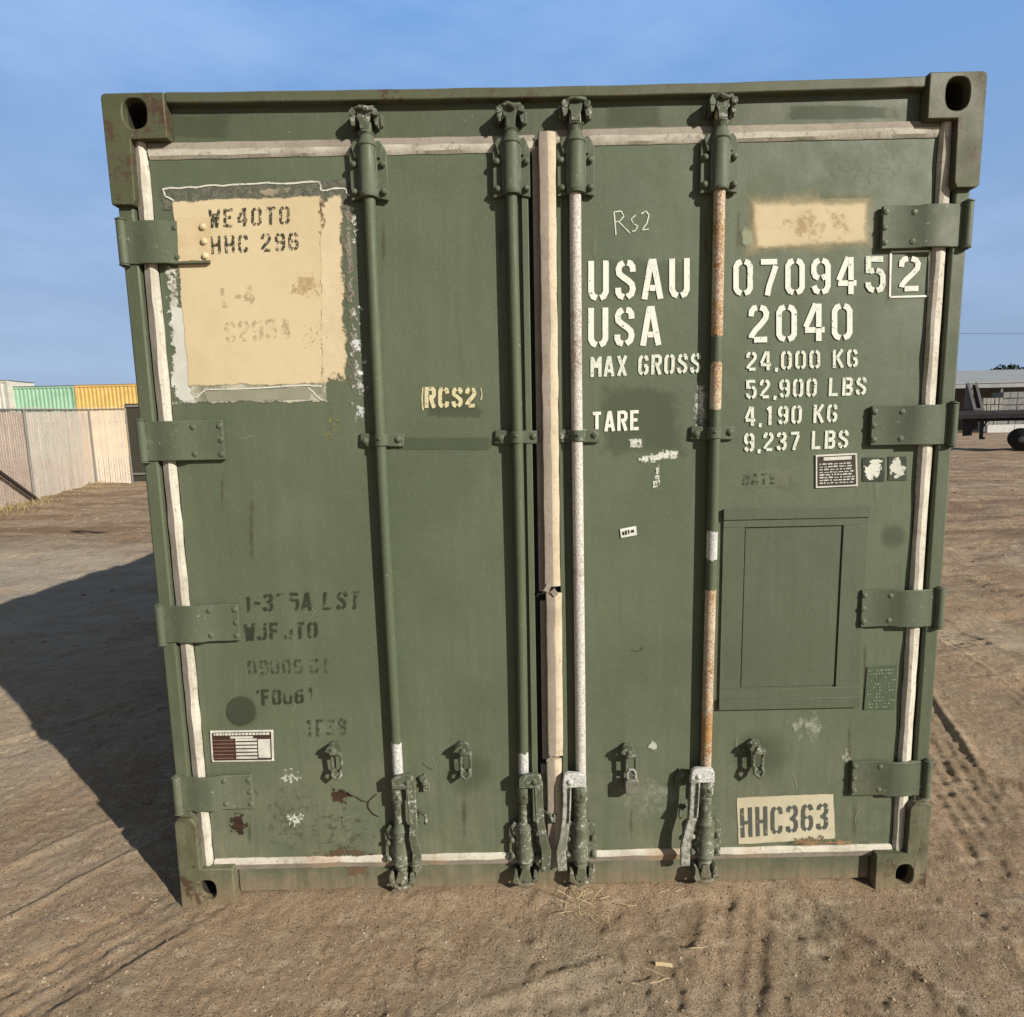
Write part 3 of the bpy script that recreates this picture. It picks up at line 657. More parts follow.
# big torn tan patch, left door
D('torn_paint_strip', [(158, 186), (352, 178), (352, 212), (160, 212)], 0, dmat('scorched primer', (.085, .09, .065), (.15, .15, .115), amt=.10, soft=.04, ns=34, cns=60, third=(.30, .29, .24), asp=5, bump=.7), DL)
D('torn_paint_strip', [(338, 190), (354, 188), (369, 405), (349, 405)], 1, dmat('torn primer edge', (.17, .14, .10), (.52, .50, .44), amt=.16, soft=.05, ns=34, cns=34, third=(.70, .69, .63), bump=.8, chip=.2, cs=55, asp=.2), DL, label='peeled strip right of the tan patch, dark above and white below')
line_mesh_q = []
D('white_scrape', [(346, 190), (357, 190), (361, 250), (350, 250)], 2, dmat('white flaked paint', (.62, .62, .55), (.40, .38, .30), amt=.3, soft=.06, ns=44, chip=.25, cs=80, asp=.2, seed=12), DL)
D('white_scrape', [(347, 300), (364, 300), (371, 424), (352, 424)], 2, dmat('white scraped paint', (.66, .68, .66), (.50, .54, .52), amt=.2, soft=.08, ns=34, chip=.30, cs=85, asp=.2), DL)
D('white_scrape', [(166, 300), (190, 300), (197, 405), (172, 405)], 2, dmat('white peeled edge', (.56, .56, .51), (.48, .48, .43), amt=.10, soft=.03, ns=26, asp=.3, seed=3), DL)
D('white_scrape', [(163, 232), (182, 232), (188, 318), (166, 318)], 1, dmat('white peeled flakes', (.62, .60, .54), (.36, .34, .27), amt=.22, soft=.05, ns=34, asp=.3, seed=5, chip=.35, cs=50), DL)
D('torn_paint_strip', [(186, 378), (326, 375), (328, 403), (192, 404)], 1, dmat('torn tan lower edge', (.44, .42, .33), (.17, .175, .125), amt=.13, soft=.04, ns=20, cns=14, asp=5, seed=2), DL)
D('torn_paint_strip', [(203, 391), (314, 387), (310, 400), (207, 402)], 2, dmat('grey bare strip', (.26, .25, .19), (.22, .22, .16), amt=.05, soft=.08, ns=20, asp=7, seed=8), DL)
tanm = dmat('tan overpaint', TAN, (.51, .415, .25), amt=.016, soft=.012, ns=14, cns=3.0, third=None, bump=.25)
D('paint_patch', [(171, 200), (322, 193), (324, 386), (187, 388)], 4, tanm, DL, label='faded tan square of paint with black stencilled numbers')
D('paint_patch', [(318, 193), (343, 191), (349, 385), (318, 386)], 3, dmat('tan overpaint edge', (.58, .48, .31), (.53, .43, .275), amt=.05, soft=.03, ns=26, cns=5, asp=.3, bump=.3), DL)
D('torn_paint_strip', [(318, 195), (326, 195), (326, 240), (318, 240)], 5, dmat('split in tan paint', (.28, .17, .09), amt=.35, soft=.1, ns=60, asp=.3), DL)
D('paint_wrinkle', [(288, 276), (324, 268), (324, 304), (292, 306)], 5, dmat('wrinkled tan paint', (.42, .29, .15), (.50, .37, .2), shape='ell', amt=.5, soft=.2, ns=40, chip=.25, cs=55, op=.75, seed=4, bump=1), DL)
D('paint_wrinkle', [(296, 318), (336, 316), (338, 352), (300, 356)], 5, dmat('chipped tan paint', (.28, .17, .09), shape='ell', amt=.4, soft=.1, ns=70, chip=.62, cs=110, op=.9, seed=6), DL)
D('paint_chip', [(242, 188), (300, 185), (300, 196), (242, 198)], 5, dmat('tan smear', (.5, .42, .28), shape='ell', amt=.4, soft=.2, ns=40, op=.5), DL)
pw_ = ink('pale torn paint rim', (.60, .59, .50), .16, 90)
def rim(pxs, lay, n=9):
    out = []
    for a_, b_ in zip(pxs[:-1], pxs[1:]):
        for i in range(n): t = i/n; out.append((a_[0]+(b_[0]-a_[0])*t+random.uniform(-.7, .7), a_[1]+(b_[1]-a_[1])*t+random.uniform(-.9, .9)))
    line_mesh('torn_paint_rim', out+[pxs[-1]], .0048, lay, pw_, DL)
# tan on the first left hinge
D('hinge_overpaint', [(176, 218), (211.5, 216), (211.5, 261), (178, 262)], 0, dmat('tan on hinge', TAN, (.5, .38, .22), amt=.02, soft=.02, ns=20), DL, Y=.0340)
for zz in (2.119, 2.079, 2.039):
    mb = MB(); mb.dome(-.983, .0325, zz, .0100, .0072); mb.build('hinge_rivet', tanm2 if 'tanm2' in globals() else globals().setdefault('tanm2', simple('tan painted steel', TAN, .7)), DL)
# tan patch, right door
D('paint_patch', [(738, 186), (880, 184), (882, 256), (740, 262)], 0, dmat('tan overspray', (.42, .37, .22), amt=.10, soft=.22, ns=14, op=.6, asp=2), DR)
D('paint_patch', [(749, 199), (871, 198), (870, 246), (752, 252)], 2, dmat('tan patch paint', (.53, .44, .275), (.47, .39, .245), amt=.05, soft=.14, ns=26, cns=6, asp=2.4, third=None), DR, label='small blurred tan paint patch near the top of the right door')
D('paint_patch', [(762, 206), (866, 203), (862, 244), (770, 246)], 3, dmat('brown smudge', (.38, .24, .12), shape='ell', amt=.55, soft=.35, ns=22, op=.42, seed=2), DR)
D('paint_chip', [(738, 225), (752, 225), (758, 252), (742, 252)], 3, dmat('pale green smear', (.33, .36, .24), shape='ell', amt=.2, soft=.25, op=.7), DR)
# HHC363 plate of cream paint
D('paint_patch', [(736, 797), (834, 793), (836, 839), (738, 845)], 1, dmat('cream paint panel', (.50, .455, .33), (.43, .39, .27), amt=.012, soft=.02, ns=18, cns=7, asp=2), DR, label='cream painted panel with dark stencilled code')
D('paint_chip', [(792, 834), (832, 834), (832, 846), (792, 848)], 3, dmat('flaked brown edge', (.16, .13, .07), shape='ell', amt=.5, soft=.1, ns=60, chip=.3, cs=70), DR)
# freshened rectangles and stains on the green
RIMS = 1
grn_d = lambda s, op, sh='box', so_=.15, am=.12: dmat('darker green touch up', (.074, .092, .054), (.084, .103, .062), shape=sh, amt=am, soft=so_, ns=10, op=op, seed=s)
D('touched_up_paint', rect(394, 437, 492, 450), 0, grn_d(1, .75, so_=.05, am=.03), DL)
D('touched_up_paint', rect(420, 385, 486, 420), 0, grn_d(9, .5), DL)
D('paint_stain', [(222, 692), (262, 692), (262, 732), (222, 732)], 0, grn_d(2, .9, 'ell', .4), DL)
D('round_plug', [(226, 696), (256, 696), (256, 726), (226, 726)], 2, dmat('dark round plug paint', (.040, .050, .030), (.048, .060, .036), shape='ell', amt=.01, soft=.02, ns=20), DL)
D('touched_up_paint', rect(594, 380, 690, 460), 0, grn_d(3, .35), DR)
D('touched_up_paint', rect(740, 466, 800, 492), 0, dmat('pale dusty smear', (.20, .22, .14), amt=.15, soft=.2, op=.6, seed=4), DR)
D('touched_up_paint', rect(876, 520, 912, 552), 0, grn_d(5, .45, 'ell', .3), DR)
D('touched_up_paint', rect(590, 255, 700, 300), 0, grn_d(6, .2), DR)
D('touched_up_paint', rect(720, 722, 800, 788), 0, grn_d(7, .45, 'ell', .4), DR)
D('touched_up_paint', rect(440, 745, 500, 800), 0, grn_d(8, .4, 'ell', .4), DL)
for i, (a_, b_, c_, d_) in enumerate(((160, 112, 232, 140), (600, 104, 668, 128), (780, 104, 912, 120))):
    D('header_stain', rect(a_, b_, c_, d_), 0, grn_d(11+i, .45), root, Y=.0500)
# white scuffs
wh = lambda nm, s, **kw: dmat(nm, (.62, .63, .55), (.48, .50, .42), seed=s, **kw)
D('white_scuff', rect(628, 437, 644, 449), 1, wh('white dab', 1, amt=.2, soft=.15, ns=50, chip=.3, cs=120), DR)
D('white_scuff', [(636, 453), (684, 446), (686, 458), (640, 466)], 1, wh('white stroke', 2, shape='ell', amt=.3, soft=.12, ns=50, chip=.2, cs=90), DR)
D('white_scuff', [(655, 460), (663, 460), (659, 494), (651, 494)], 1, wh('white trickle', 3, shape='ell', amt=.35, soft=.1, ns=70, chip=.35, cs=120), DR)
D('white_scuff', [(692, 380), (709, 380), (709, 432), (692, 432)], 1, wh('speckled white scrape', 4, amt=.12, soft=.15, ns=50, chip=.25, cs=130, asp=.4, op=.9), DR)
D('white_scuff', [(782, 712), (832, 708), (836, 742), (786, 746)], 1, wh('chalky scuff', 5, shape='ell', amt=.5, soft=.5, ns=24, chip=.2, cs=50, op=.5), DR)
D('white_scuff', [(838, 742), (856, 742), (856, 770), (838, 770)], 1, wh('chalky scuff small', 6, shape='ell', amt=.6, soft=.4, ns=30, chip=.3, op=.35), DR)
D('white_scuff', [(646, 740), (658, 740), (660, 752), (648, 752)], 1, wh('white fleck', 7, shape='ell', amt=.3, soft=.1, ns=60, op=.8), DR)
D('white_scuff', [(284, 812), (306, 812), (308, 828), (286, 828)], 1, wh('pale chip', 8, shape='ell', amt=.5, soft=.1, ns=70, chip=.25, cs=90), DL)
D('white_scuff', [(278, 768), (302, 768), (302, 786), (278, 786)], 1, wh('pale scratch', 9, shape='ell', amt=.6, soft=.15, ns=60, chip=.3, op=.6), DL)
D('white_scuff', [(296, 712), (350, 712), (350, 742), (296, 742)], 1, wh('thin haze', 10, shape='ell', amt=.4, soft=.5, ns=20, op=.16), DL)
D('white_scuff', [(600, 770), (720, 770), (720, 830), (600, 830)], 0, wh('chalky bloom', 12, shape='ell', amt=.5, soft=.5, ns=30, op=.22), DR)
D('white_scuff', [(820, 130), (920, 130), (920, 200), (820, 200)], 0, dmat('runs of dull green', (.21, .24, .16), shape='ell', amt=.5, soft=.4, ns=40, op=.4, seed=11), DR)
D('white_scuff', [(655, 100), (720, 100), (720, 180), (655, 180)], 0, dmat('dull bloom', (.19, .21, .15), shape='ell', amt=.5, soft=.5, ns=20, op=.3, seed=13), DR)
# rust
rs = lambda nm, s, **kw: dmat(nm, (.052, .027, .017), (.030, .016, .011), seed=s, cns=30, **kw)
D('rust_spot', rect(228, 812, 248, 838), 2, rs('rust spot', 1, shape='ell', amt=.35, soft=.08, ns=45), DL)
D('rust_spot', rect(329, 786, 352, 806), 2, rs('rust under lock', 2, shape='ell', amt=.42, soft=.08, ns=45), DL)
D('rust_spot', rect(300, 846, 386, 862), 3, dmat('rust line', (.12, .07, .04), shape='ell', amt=.5, soft=.2, ns=50, chip=.3, op=.8, seed=5), DL)
D('rust_spot', rect(340, 862, 372, 878), 0, dmat('sill rust', (.16, .10, .06), shape='ell', amt=.5, soft=.1, ns=60, chip=.2, op=.9, seed=6), root, Y=.050)
D('rust_spot', rect(256, 780, 330, 858), 0, dmat('grime', (.10, .09, .05), shape='ell', amt=.6, soft=.3, ns=40, op=.35, chip=.3, seed=9), DL)
D('rust_spot', rect(300, 800, 384, 860), 0, dmat('grime two', (.09, .085, .05), shape='ell', amt=.6, soft=.3, ns=50, op=.45, chip=.35, cs=40, seed=10), DL)
D('rust_spot', rect(760, 838, 888, 848), 0, dmat('rust on gasket', (.36, .22, .11), shape='ell', amt=.4, soft=.4, ns=20, op=.75, seed=14), DR, Y=.038)
D('paint_chip', rect(320, 412, 342, 442), 1, dmat('chips', (.08, .08, .03), (.22, .2, .08), shape='ell', amt=.55, soft=.1, ns=60, chip=.5, cs=80, seed=15), DL)
RUNS = []
rrng = random.Random(3)
runm = [dmat('dirty run %d' % i, (.11, .085, .05), (.075, .07, .045), shape='ell', amt=.22, soft=.5, ns=26, op=.55, seed=30+i) for i in range(3)]
palem = [dmat('pale run %d' % i, (.21, .22, .155), (.17, .185, .125), shape='ell', amt=.25, soft=.5, ns=30, op=.5, seed=40+i) for i in range(3)]
for i, (rx_, ry_, rh_, D__) in enumerate(((338, 778, 60, DL), (464, 780, 70, DL), (632, 796, 50, DR), (757, 776, 60, DR), (222, 462, 60, DL), (200, 264, 50, DL), (236, 645, 70, DL), (250, 812, 40, DL), (887, 246, 70, DR), (876, 446, 80, DR), (866, 628, 80, DR), (855, 797, 50, DR), (352, 204, 120, DL), (384, 202, 80, DL), (500, 202, 90, DL), (594, 196, 100, DR), (705, 194, 90, DR), (738, 194, 80, DR), (735, 708, 60, DR), (850, 708, 70, DR), (252, 470, 110, DL))):
    D('paint_run', rect(rx_-rrng.uniform(2, 4), ry_, rx_+rrng.uniform(2, 5), ry_+rh_), 0, (runm if i % 3 else palem)[i % 3 if i % 3 else (i//3) % 3], D__)
# cracked paint: thin dark lines
crk = simple('cracked edge', (.035, .03, .02), .9)
rim([(163, 189), (240, 184), (320, 182)], 3); rim([(320, 182), (321, 190), (344, 188), (350, 196)], 3, 4); rim([(163, 189), (166, 197), (174, 201)], 5, 3); rim([(192, 400), (199, 394), (206, 390), (308, 386), (322, 386)], 5, 5); rim([(308, 387), (316, 396), (323, 400)], 5, 3)
line_mesh('paint_crack', [(348, 794), (356, 797), (362, 801), (368, 802), (373, 797), (377, 794)], .004, 2, crk, DL)
scm = ink('pale scratch in paint', (.27, .29, .21), .16, 140); scd = ink('dark scratch in paint', (.045, .05, .035), .16, 140)
for i in range(22):
    left_ = rrng.random() < .5; x_ = rrng.uniform(215, 375) if left_ else rrng.choice((rrng.uniform(400, 500), rrng.uniform(595, 690), rrng.uniform(730, 880))); y_ = rrng.choice((rrng.uniform(420, 850), rrng.uniform(600, 850)))
    if not left_ and x_ > 720 and 500 < y_ < 720: continue
    a_ = rrng.uniform(0, PI); L_ = rrng.uniform(3, 16); cv = rrng.uniform(-.3, .3)
    line_mesh('scratch', [(x_, y_), (x_+math.cos(a_)*L_*.5, y_+math.sin(a_)*L_*.5), (x_+math.cos(a_+cv)*L_, y_+math.sin(a_+cv)*L_)], .0016, 1, scm if rrng.random() < .7 else scd, DL if x_ < 540 else DR)
line_mesh('paint_crack', [(368, 802), (368, 808), (373, 814), (379, 817)], .005, 2, crk, DL)

# ------------------------------------------------------------------ stencil lettering
def S(p): return [(x, y) for x, y in p]
GL = {
'0': [[(.25,.93),(.15,.89),(.09,.79),(.09,.21),(.15,.11),(.25,.07)], [(.35,.93),(.45,.89),(.51,.79),(.51,.21),(.45,.11),(.35,.07)]],
'U': [[(.09,1),(.09,.22),(.15,.11),(.25,.07)], [(.51,1),(.51,.22),(.45,.11),(.35,.07)]],
'S': [[(.51,.70),(.50,.83),(.44,.91),(.35,.93)], [(.25,.93),(.15,.88),(.10,.78),(.12,.66),(.22,.58),(.38,.48),(.48,.39),(.51,.27),(.47,.15),(.35,.07)], [(.25,.07),(.14,.11),(.09,.20),(.09,.31)]],
'A': [[(.07,0),(.26,.96)], [(.32,1),(.53,0)], [(.22,.28),(.38,.28)], [(.20,.93),(.36,.93)]],
'2': [[(.09,.70),(.10,.83),(.16,.91),(.25,.93)], [(.34,.93),(.45,.89),(.51,.78),(.49,.65),(.38,.51),(.20,.33),(.10,.19),(.09,.13)], [(.17,.08),(.53,.08)]],
'4': [[(.34,1),(.06,.38)], [(.04,.30),(.33,.30)], [(.42,1),(.42,.38)], [(.42,.34),(.42,0)], [(.50,.30),(.58,.30)]],
'5': [[(.18,.92),(.52,.92)], [(.10,1),(.10,.54)], [(.14,.58),(.25,.62)], [(.33,.62),(.45,.57),(.51,.46),(.51,.24),(.45,.11),(.34,.07)], [(.25,.07),(.15,.11),(.09,.20),(.09,.29)]],
'7': [[(.06,.91),(.54,.91)], [(.50,.80),(.40,.52),(.30,.25),(.25,0)]],
'9': [[(.25,.93),(.15,.88),(.09,.78),(.09,.60),(.14,.50),(.24,.45)], [(.34,.93),(.45,.88),(.51,.78),(.51,.24),(.45,.11),(.34,.07)], [(.33,.45),(.44,.50)], [(.25,.07),(.15,.11),(.09,.24)]],
'3': [[(.09,.74),(.12,.86),(.25,.93)], [(.34,.93),(.45,.89),(.50,.78),(.48,.64),(.36,.53)], [(.36,.49),(.49,.40),(.51,.22),(.45,.11),(.34,.07)], [(.25,.07),(.12,.13),(.09,.26)], [(.22,.51),(.38,.51)]],
'1': [[(.32,0),(.32,1)], [(.28,.90),(.16,.80)]], 'I': [[(.3,0),(.3,1)]], '|': [[(.3,-.1),(.3,1.1)]],
',': [[(.30,.12),(.26,-.10)]], '.': [[(.26,.07),(.36,.07)]], '-': [[(.1,.5),(.42,.46)]], "'": [[(.3,1),(.26,.8)]],
'M': [[(.07,0),(.07,1)], [(.53,0),(.53,1)], [(.13,.90),(.28,.45)], [(.32,.45),(.47,.90)]],
'X': [[(.09,1),(.27,.55)], [(.33,.45),(.51,0)], [(.51,1),(.09,0)]],
'G': [[(.25,.93),(.15,.89),(.09,.79),(.09,.21),(.15,.11),(.25,.07)], [(.35,.93),(.46,.88),(.51,.72)], [(.34,.07),(.45,.11),(.51,.20),(.51,.44)], [(.33,.46),(.53,.46)]],
'C': [[(.25,.93),(.15,.89),(.09,.79),(.09,.21),(.15,.11),(.25,.07)], [(.35,.93),(.46,.88),(.51,.70)], [(.34,.07),(.46,.12),(.51,.30)]],
'R': [[(.09,0),(.09,1)], [(.20,.93),(.42,.92),(.51,.84),(.51,.63),(.44,.53),(.22,.51)], [(.34,.46),(.52,0)]],
'B': [[(.09,0),(.09,1)], [(.20,.93),(.42,.92),(.50,.84),(.50,.64),(.42,.54),(.20,.53)], [(.20,.46),(.42,.46),(.51,.38),(.51,.16),(.42,.08),(.20,.07)]],
'K': [[(.09,0),(.09,1)], [(.52,1),(.20,.50)], [(.27,.52),(.53,0)]],
'L': [[(.10,1),(.10,0)], [(.20,.08),(.52,.08)]], 'T': [[(.05,.92),(.24,.92)], [(.36,.92),(.55,.92)], [(.30,1),(.30,0)]],
'E': [[(.10,0),(.10,1)], [(.20,.92),(.52,.92)], [(.20,.52),(.44,.52)], [(.20,.08),(.52,.08)]],
'F': [[(.10,0),(.10,1)], [(.20,.92),(.52,.92)], [(.20,.52),(.44,.52)]],
'H': [[(.10,0),(.10,1)], [(.50,0),(.50,1)], [(.18,.5),(.42,.5)]],
'W': [[(.05,1),(.18,0)], [(.18,.05),(.28,.75)], [(.34,.75),(.44,.05)], [(.44,0),(.57,1)]],
'J': [[(.50,1),(.50,.22),(.44,.11),(.34,.07)], [(.25,.07),(.14,.12),(.10,.26)]],
'D': [[(.10,0),(.10,1)], [(.20,.93),(.40,.90),(.51,.76),(.51,.24),(.40,.10),(.20,.07)]],
'~': [[(.1,.5),(.2,.55)]], '#': [[(.15,.1),(.15,.9)], [(.4,.2),(.4,.8)]],
}
GL['6'] = [[(.6-x, 1-y) for x, y in st] for st in GL['9']]; GL['O'] = GL['0']
def ribbon(pts, t):
    n = len(pts); out = []
    P_ = [Vector(p) for p in pts]
    for i in range(n):
        d1 = (P_[i]-P_[i-1]).normalized() if i else (P_[1]-P_[0]).normalized(); d2 = (P_[i+1]-P_[i]).normalized() if i < n-1 else d1
        d = (d1+d2).normalized(); nn = Vector((-d.y, d.x)); c = max(.5, nn.dot(Vector((-d1.y, d1.x)))); out.append((P_[i]+nn*t/2/c, P_[i]-nn*t/2/c))
    return out
def text(string, quad, lay, mat, parent, t=.150, adv=None, Y=DY, name='stencil_text', label=None, wig=.0, slots=None):
    """quad: pixel corners TL,TR,BR,BL of the line. slots: x position (in glyph widths of .6) of each glyph"""
    y = Y-.0016-.0005*lay; c = [Vector(F(a_, b_, y)) for a_, b_ in quad]
    H = ((c[0]-c[3]).length+(c[1]-c[2]).length)/2; Wd = ((c[1]-c[0]).length+(c[2]-c[3]).length)/2/H
    n = len(string); wts = [.45 if ch in ",.'I|-" else (.65 if ch == ' ' else 1) for ch in string]
    tot = sum(wts); gap = .22; cell = (Wd+0)/(tot-gap*0) ; gw = cell*(1-gap) if n > 1 else Wd; mb = MB(); x = 0
    cell = (Wd)/(tot-gap); gw = cell*(1-gap)
    for ch, wt in zip(string, wts):
        if ch != ' ':
            jx, jy = random.uniform(-wig, wig), random.uniform(-wig, wig)
            for si, st in enumerate(GL[ch]):
                rb = ribbon([((px_/.6*gw if wt == 1 else (px_-.3)*1.0*gw/.6+.45*cell/2-.11*cell*.5), pz_) for px_, pz_ in st], t)
                vs = []
                for a_, b_ in rb:
                    for q_ in (a_, b_):
                        u = (x+q_.x)/Wd+jx; v = q_.y+jy
                        p = (c[3]*(1-u)+c[2]*u)*(1-v) + (c[0]*(1-u)+c[1]*u)*v; vs.append((p.x, y-.00022*si, p.y))
                mb.add(vs, [(2*i, 2*i+1, 2*i+3, 2*i+2) for i in range(len(rb)-1)])
        x += wt*cell
    return mb.build(name, mat, parent, smooth=0, label=label)
WI = ink('white stencil paint', (.74, .75, .66), .12, 90); WI2 = ink('thin white stencil paint', (.66, .69, .58), .17, 120)
WI5 = ink('half worn white stencil paint', (.60, .64, .52), .22, 110)
BI = ink('black stencil ink', (.045, .045, .03), .30, 90, .92); BI2 = ink('faded black stencil ink', (.035, .045, .025), .26, 60, .9, -.05); BI3 = ink('ghost stencil ink', (.36, .30, .17), .34, 60, .34, -.05)
BI4 = ink('faint black stencil ink', (.04, .055, .03), .34, 60, .62, -.1, 3)
CI = ink('cream stencil paint', (.62, .56, .34), .22, 100)
text('USAU', [(588, 261), (690, 258), (690, 298), (588, 301)], 2, WI, DR)
text('USA', [(588, 308), (661, 306), (661, 345), (588, 348)], 2, WI, DR)
text('MAX GROSS', [(591, 357), (701, 353), (700, 373), (591, 377)], 2, WI2, DR, t=.165)
text('TARE', [(592, 412), (640, 410), (640, 430), (592, 432)], 2, WI, DR, t=.165)
text('07094', [(733, 259), (857, 257), (857, 294), (733, 296)], 2, WI, DR)
text('5', [(865, 256), (886, 256), (886, 293), (865, 293)], 2, WI2, DR)
text('2', [(898, 256), (922, 256), (921, 291), (898, 292)], 2, WI, DR)
text('2040', [(748, 305), (853, 303), (853, 340), (748, 343)], 2, WI, DR)
text('24,000 KG', [(746, 352), (858, 349), (858, 367), (746, 371)], 2, WI2, DR, t=.165)
text('52,900 LBS', [(746, 380), (867, 377), (866, 395), (746, 399)], 2, WI2, DR, t=.165)
text('4,190 KG', [(745, 407), (838, 404), (837, 422), (745, 426)], 2, WI2, DR, t=.165)
text('9,237 LBS', [(744, 433), (849, 430), (848, 448), (744, 452)], 2, WI2, DR, t=.165)
text('DATE', [(743, 474), (777, 473), (776, 484), (743, 485)], 2, BI4, DR, t=.22)
bx = [(891, 252), (930, 251), (928, 296), (890, 297)]
for a_, b_ in ((0, 1), (1, 2), (2, 3), (3, 0)): line_mesh('stencil_box', [bx[a_], ((bx[a_][0]+bx[b_][0])/2, (bx[a_][1]+bx[b_][1])/2), bx[b_]], .006, 2, WI, DR)
text('HHC363', [(740, 808), (829, 802), (828, 830), (741, 838)], 3, ink('dark green stencil ink', (.085, .095, .08), .20, 90), DR, t=.125)
text('RCS2', [(425, 387), (476, 388), (476, 407), (425, 408)], 2, CI, DL, t=.20)
D('overspray', [(414, 382), (486, 382), (486, 412), (414, 412)], 0, dmat('cream overspray', (.42, .42, .24), amt=.15, soft=.45, ns=30, op=.30, asp=2), DL)
line_mesh('stencil_edge', [(423, 387), (422, 398), (423, 410)], .004, 2, CI, DL); line_mesh('stencil_edge', [(481, 388), (482, 395), (481, 400)], .004, 2, CI, DL)
text('WE40T0', [(209, 209), (290, 206), (290, 224), (209, 228)], 6, BI, DL, t=.17, wig=.004)
text('HHC 296', [(210, 236), (299, 232), (299, 250), (211, 254)], 6, BI, DL, t=.17, wig=.004)
text('L-4', [(220, 288), (255, 284), (256, 304), (222, 308)], 6, BI3, DL, t=.2)
text('C2954', [(224, 322), (290, 318), (291, 338), (226, 342)], 6, BI3, DL, t=.2)
text('1-375A LST', [(243, 594), (361, 591), (359, 609), (244, 612)], 2, BI2, DL, t=.17, wig=.006)
text('WJFJT0', [(244, 623), (318, 622), (318, 638), (245, 641)], 2, BI2, DL, t=.18, wig=.006)
text('09009.C1', [(248, 660), (330, 658), (330, 673), (249, 675)], 2, BI4, DL, t=.18, wig=.006)
text("'F0061", [(256, 690), (315, 687), (315, 703), (257, 706)], 2, BI2, DL, t=.18, wig=.006)
text('1F3B', [(305, 720), (346, 718), (346, 735), (306, 737)], 2, BI4, DL, t=.18, wig=.006)
# handwritten scratch RS2
for pts in ([(614, 212), (615, 222), (616, 235)], [(614, 212), (621, 211), (624, 216), (620, 221), (616, 222)], [(619, 222), (626, 229), (630, 233)], [(636, 215), (631, 219), (634, 224), (638, 226), (635, 231), (632, 231)], [(641, 214), (646, 211), (649, 215), (647, 223), (642, 230), (649, 229)]):
    line_mesh('scratched_lettering', pts, .0034, 1, WI5 if pts[0][0] in (636,) else WI2, DR)

# ------------------------------------------------------------------ plates and stickers
brn = simple('dark brown enamel', (.055, .03, .022), .5); slv = simple('scuffed plate aluminium', (.60, .59, .52), .5, .3); blk = simple('black enamel', (.02, .022, .015), .5)
def local_box(mb, c, u0, u1, v0, v1, y0, y1, mi=0):
    q_ = lambda u, v: (c[3]*(1-u)+c[2]*u)*(1-v) + (c[0]*(1-u)+c[1]*u)*v
    mb.prism_y([tuple(q_(u0, v0)), tuple(q_(u1, v0)), tuple(q_(u1, v1)), tuple(q_(u0, v1))], y0, y1, mi)
c = [Vector(F(a_, b_, .045)) for a_, b_ in ((210, 731), (273, 730), (274, 761), (212, 762))]
mb = MB(); local_box(mb, c, 0, 1, 0, 1, .0445, .0475, 0); local_box(mb, c, .03, .97, .05, .95, .0437, .0444, 1)
local_box(mb, c, .76, .95, .12, .72, .0428, .0436, 0)
for j in range(6): local_box(mb, c, .40, .74, .10+j*.115, .17+j*.115, .0428, .0436, 0); local_box(mb, c, .04, .37, .12+j*.115, .135+j*.115, .0428, .0436, 2)
x_ = .06
while x_ < .92: w_ = random.uniform(.02, .05); local_box(mb, c, x_, x_+w_, .86, .93, .0428, .0436, 0); x_ += w_+.012
local_box(mb, c, .32, .68, .76, .82, .0428, .0436, 0)
for q_ in ((.02, .05), (.98, .05), (.02, .95), (.98, .95)):
    p = (c[3]*(1-q_[0])+c[2]*q_[0])*(1-q_[1])+(c[0]*(1-q_[0])+c[1]*q_[0])*q_[1]; mb.dome(p.x, .0445, p.y, .004, .003)
mb.build('data_plate', [slv, brn, simple('dull rose enamel', (.30, .16, .12), .5)], DL, smooth=0, label='small brown and silver data plate low on the left door')
c = [Vector(F(a_, b_, .045)) for a_, b_ in ((816, 455), (857, 453), (858, 486), (816, 488))]
mb = MB(); local_box(mb, c, 0, 1, 0, 1, .0455, .0475, 0); local_box(mb, c, .04, .96, .05, .95, .0447, .0454, 1); local_box(mb, c, .18, .86, .82, .92, .0438, .0446, 0)
for j in range(8):
    x_ = .08
    while x_ < .9:
        w_ = random.uniform(.03, .12)
        if x_+w_ < .94: local_box(mb, c, x_, x_+w_, .12+j*.082, .12+j*.082+random.uniform(.02, .045), .0438, .0446, 0)
        x_ += w_+random.uniform(.015, .04)
mb.build('warning_plate', [slv, simple('dark olive brown enamel', (.045, .035, .025), .5)], DR, smooth=0, label='small warning plate with rows of fine print')
for (a_, b_, c_, d_, sd) in ((862, 457, 885, 482, 1), (888, 456, 907, 481, 2)):
    D('black_sticker', rect(a_, b_, c_, d_), 1, dmat('black sticker', (.03, .035, .025), (.05, .06, .04), amt=.02, soft=.03, ns=30, seed=sd), DR)
    D('sticker_print', rect(a_+1, b_+1, c_-1, d_-1), 2, wh('torn white print', 20+sd, shape='ell', amt=.36, soft=.04, ns=52, chip=.05, cs=60), DR)
D('sticker_print', rect(866, 459, 884, 464), 3, wh('torn white print bar', 25, shape='ell', amt=.3, soft=.04, ns=60), DR)
